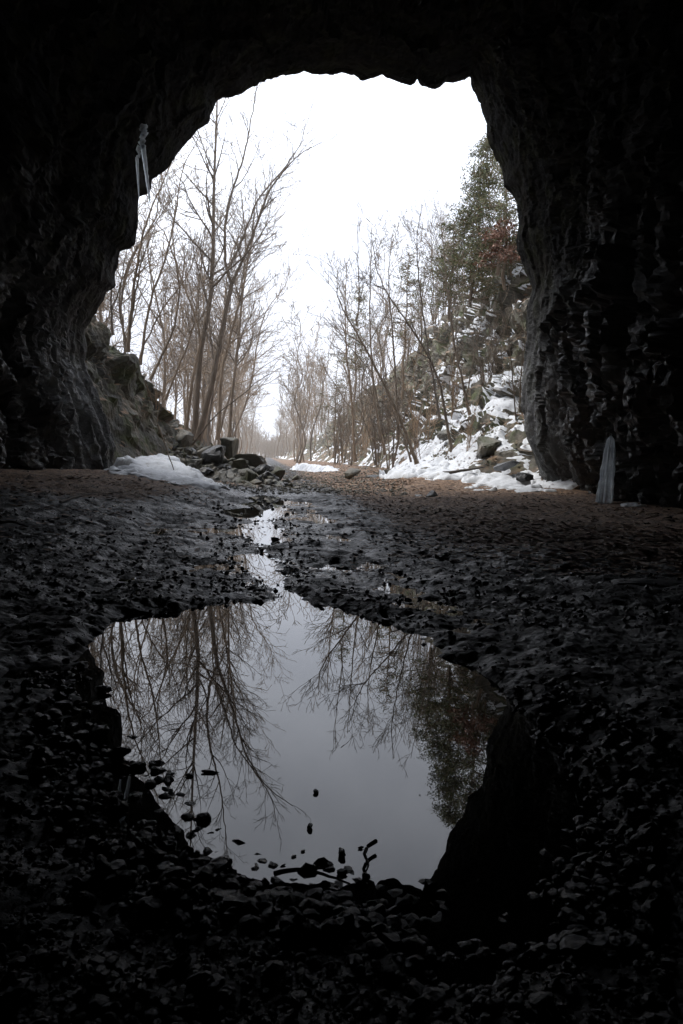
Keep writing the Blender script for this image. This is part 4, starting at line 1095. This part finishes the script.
SP = [brush_proto(3000 + i, 3.6 + 0.7 * i, 4 + i % 3, "thin many-stemmed sapling in the brush covering the right slope", "saplings on the right slope", mat=(M_TAN if i < 2 else M_BRUSH)) for i in range(5)]
used2 = set()
for i in range(46):
    y = 25.5 + 38 * random.random() ** 1.3; v = random.random(); u = 4.6 + v * 5.8
    x = U2X(u, y)
    if (y < 28.5 and u < 6.4 and random.random() < 0.6) or (u < 5.3 and y < 36): continue
    k_ = random.randrange(5); o = SP[k_]; f = o.name not in used2; used2.add(o.name)
    c = place(o, x, y, surf_z(x, y, True) - 0.15, random.uniform(0.65, 1.15), random.uniform(0, 6.28), f)
    c.rotation_euler[1] = random.uniform(-0.25, -0.02)
SL = [brush_proto(3050 + i, 2.4 + 0.6 * i, 5, "tan brush growing at the edge of the left slope", "brush on the left slope") for i in range(2)]
for i in range(26):
    y = random.uniform(30, 60); u = -3.0 - random.random() * 5; x = U2X(u, y); o = SL[i % 2]
    place(o, x, y, surf_z(x, y, False) - 0.1, random.uniform(0.6, 1.1), random.uniform(0, 6.28), i < 2)


def conifer(base_, H, width, seed, label, mat=M_NEEDLE, n_br=95, lean=(0, 0), dens=1.0, name="pine_tree", t0=0.12, sz=0.06, leafy=None):
    rng = np.random.default_rng(seed); base_ = np.array(base_, float)
    root = empty(name, base_); top = np.array([lean[0] * H, lean[1] * H, H])
    tl = [(np.array([top * k_ / 8 + rng.normal(size=3) * 0.04 * (k_ > 0) for k_ in range(9)]), np.linspace(0.07, 0.01, 9), 8)]
    V, Fq = tubes(tl); link("trunk", mesh_from("trunk", V, Fq, M_BARK), root)
    bl, pts = [], []
    for _ in range(n_br):
        t_ = rng.uniform(t0, 0.99); L = width * (1.05 - t_) ** 0.8 * rng.uniform(0.45, 1.15) + 0.15; a = rng.uniform(0, 6.28)
        p0 = top * t_; d = np.array([math.cos(a), math.sin(a), rng.uniform(-0.05, 0.45)])
        q = np.array([p0 + d * L * s_ + np.array([0, 0, 0.12 * L * s_ ** 2]) + rng.normal(size=3) * 0.04 for s_ in np.linspace(0, 1, 5)])
        bl.append((q, np.linspace(0.025, 0.006, 5), 4))
        for _ in range(int((4 + L * 5) * dens)):
            s_ = rng.uniform(0.25, 1); c = p0 + d * L * s_ + rng.normal(size=3) * np.array([0.18, 0.18, 0.10]); m_ = rng.integers(10, 19)
            pts.append(c + rng.normal(size=(m_, 3)) * np.array([0.10, 0.10, 0.055]))
    V, Fq = tubes(bl); link("branches", mesh_from("branches", V, Fq, M_TWIG), root)
    P = np.concatenate(pts); n = len(P); r_ = rng
    a_ = r_.normal(size=(n, 3)); a_ /= np.linalg.norm(a_, axis=1, keepdims=True); b2 = np.cross(a_, r_.normal(size=(n, 3))); b2 /= np.linalg.norm(b2, axis=1, keepdims=True)
    s_ = sz * r_.uniform(0.5, 1.3, (n, 1)); w_ = 0.3 if leafy is None else 0.6
    V = np.stack([P - a_ * s_, P + b2 * s_ * w_, P + a_ * s_, P - b2 * s_ * w_], 1)
    Fq = np.arange(4 * n).reshape(n, 4)
    link("foliage", mesh_from("foliage", V.reshape(-1, 3), Fq, mat, smooth=False), root)
    return tag(root, label, "tree")


def cbase(px, py, D): return at(px, py, D)


conifer(cbase(470, 305, 33), 6.4, 1.7, 4001, "pale green pine on the cliff top against the tunnel edge", n_br=150, lean=(0.06, 0), dens=1.3, t0=0.03)
conifer(cbase(505, 290, 31), 5.0, 1.6, 4002, "smaller sparse pine partly hidden by the tunnel's right edge", n_br=70, lean=(-0.05, 0), dens=0.9)
conifer(cbase(449, 320, 36), 4.2, 1.5, 4003, "low bushy pine left of the cliff-top pine", n_br=60, dens=0.8)
conifer(cbase(498, 275, 30.5), 1.8, 1.1, 4004, "small tree holding its rust-brown leaves on the cliff top", mat=M_OAKLEAF, n_br=36, dens=0.5, name="oak_tree", sz=0.06, leafy=1)
conifer(cbase(352, 440, 46), 8.5, 1.6, 4005, "thin green pine among the bare trees right of the track", n_br=60, dens=0.5, t0=0.45)
conifer(cbase(402, 400, 40), 7.0, 1.5, 4006, "thin green pine rising behind the leaning trees", n_br=50, dens=0.5, t0=0.4)
conifer(cbase(333, 458, 62), 8.0, 1.7, 4007, "farther green pine near where the track narrows", n_br=50, dens=0.5, t0=0.35)


# ------------------------------------------------------------------ damp air
hz = bpy.data.materials.new("damp_air"); hz.use_nodes = True; nt = hz.node_tree; nt.nodes.clear()
om = nt.nodes.new('ShaderNodeOutputMaterial'); pv = nt.nodes.new('ShaderNodeVolumePrincipled')
pv.inputs['Color'].default_value = (1.0, 0.98, 0.95, 1); pv.inputs['Density'].default_value = 0.0011; pv.inputs['Anisotropy'].default_value = 0.3
nt.links.new(pv.outputs[0], om.inputs['Volume'])
x0, x1, y0, y1, z0, z1 = -620, 560, -60, 915, -3.5, 42
HV = [(x, y, z) for z in (z0, z1) for y in (y0, y1) for x in (x0, x1)]
tag(link("haze", mesh_from("haze", HV, [(0, 2, 3, 1), (4, 5, 7, 6), (0, 1, 5, 4), (2, 6, 7, 3), (0, 4, 6, 2), (1, 3, 7, 5)], hz, smooth=False)), kind='stuff')
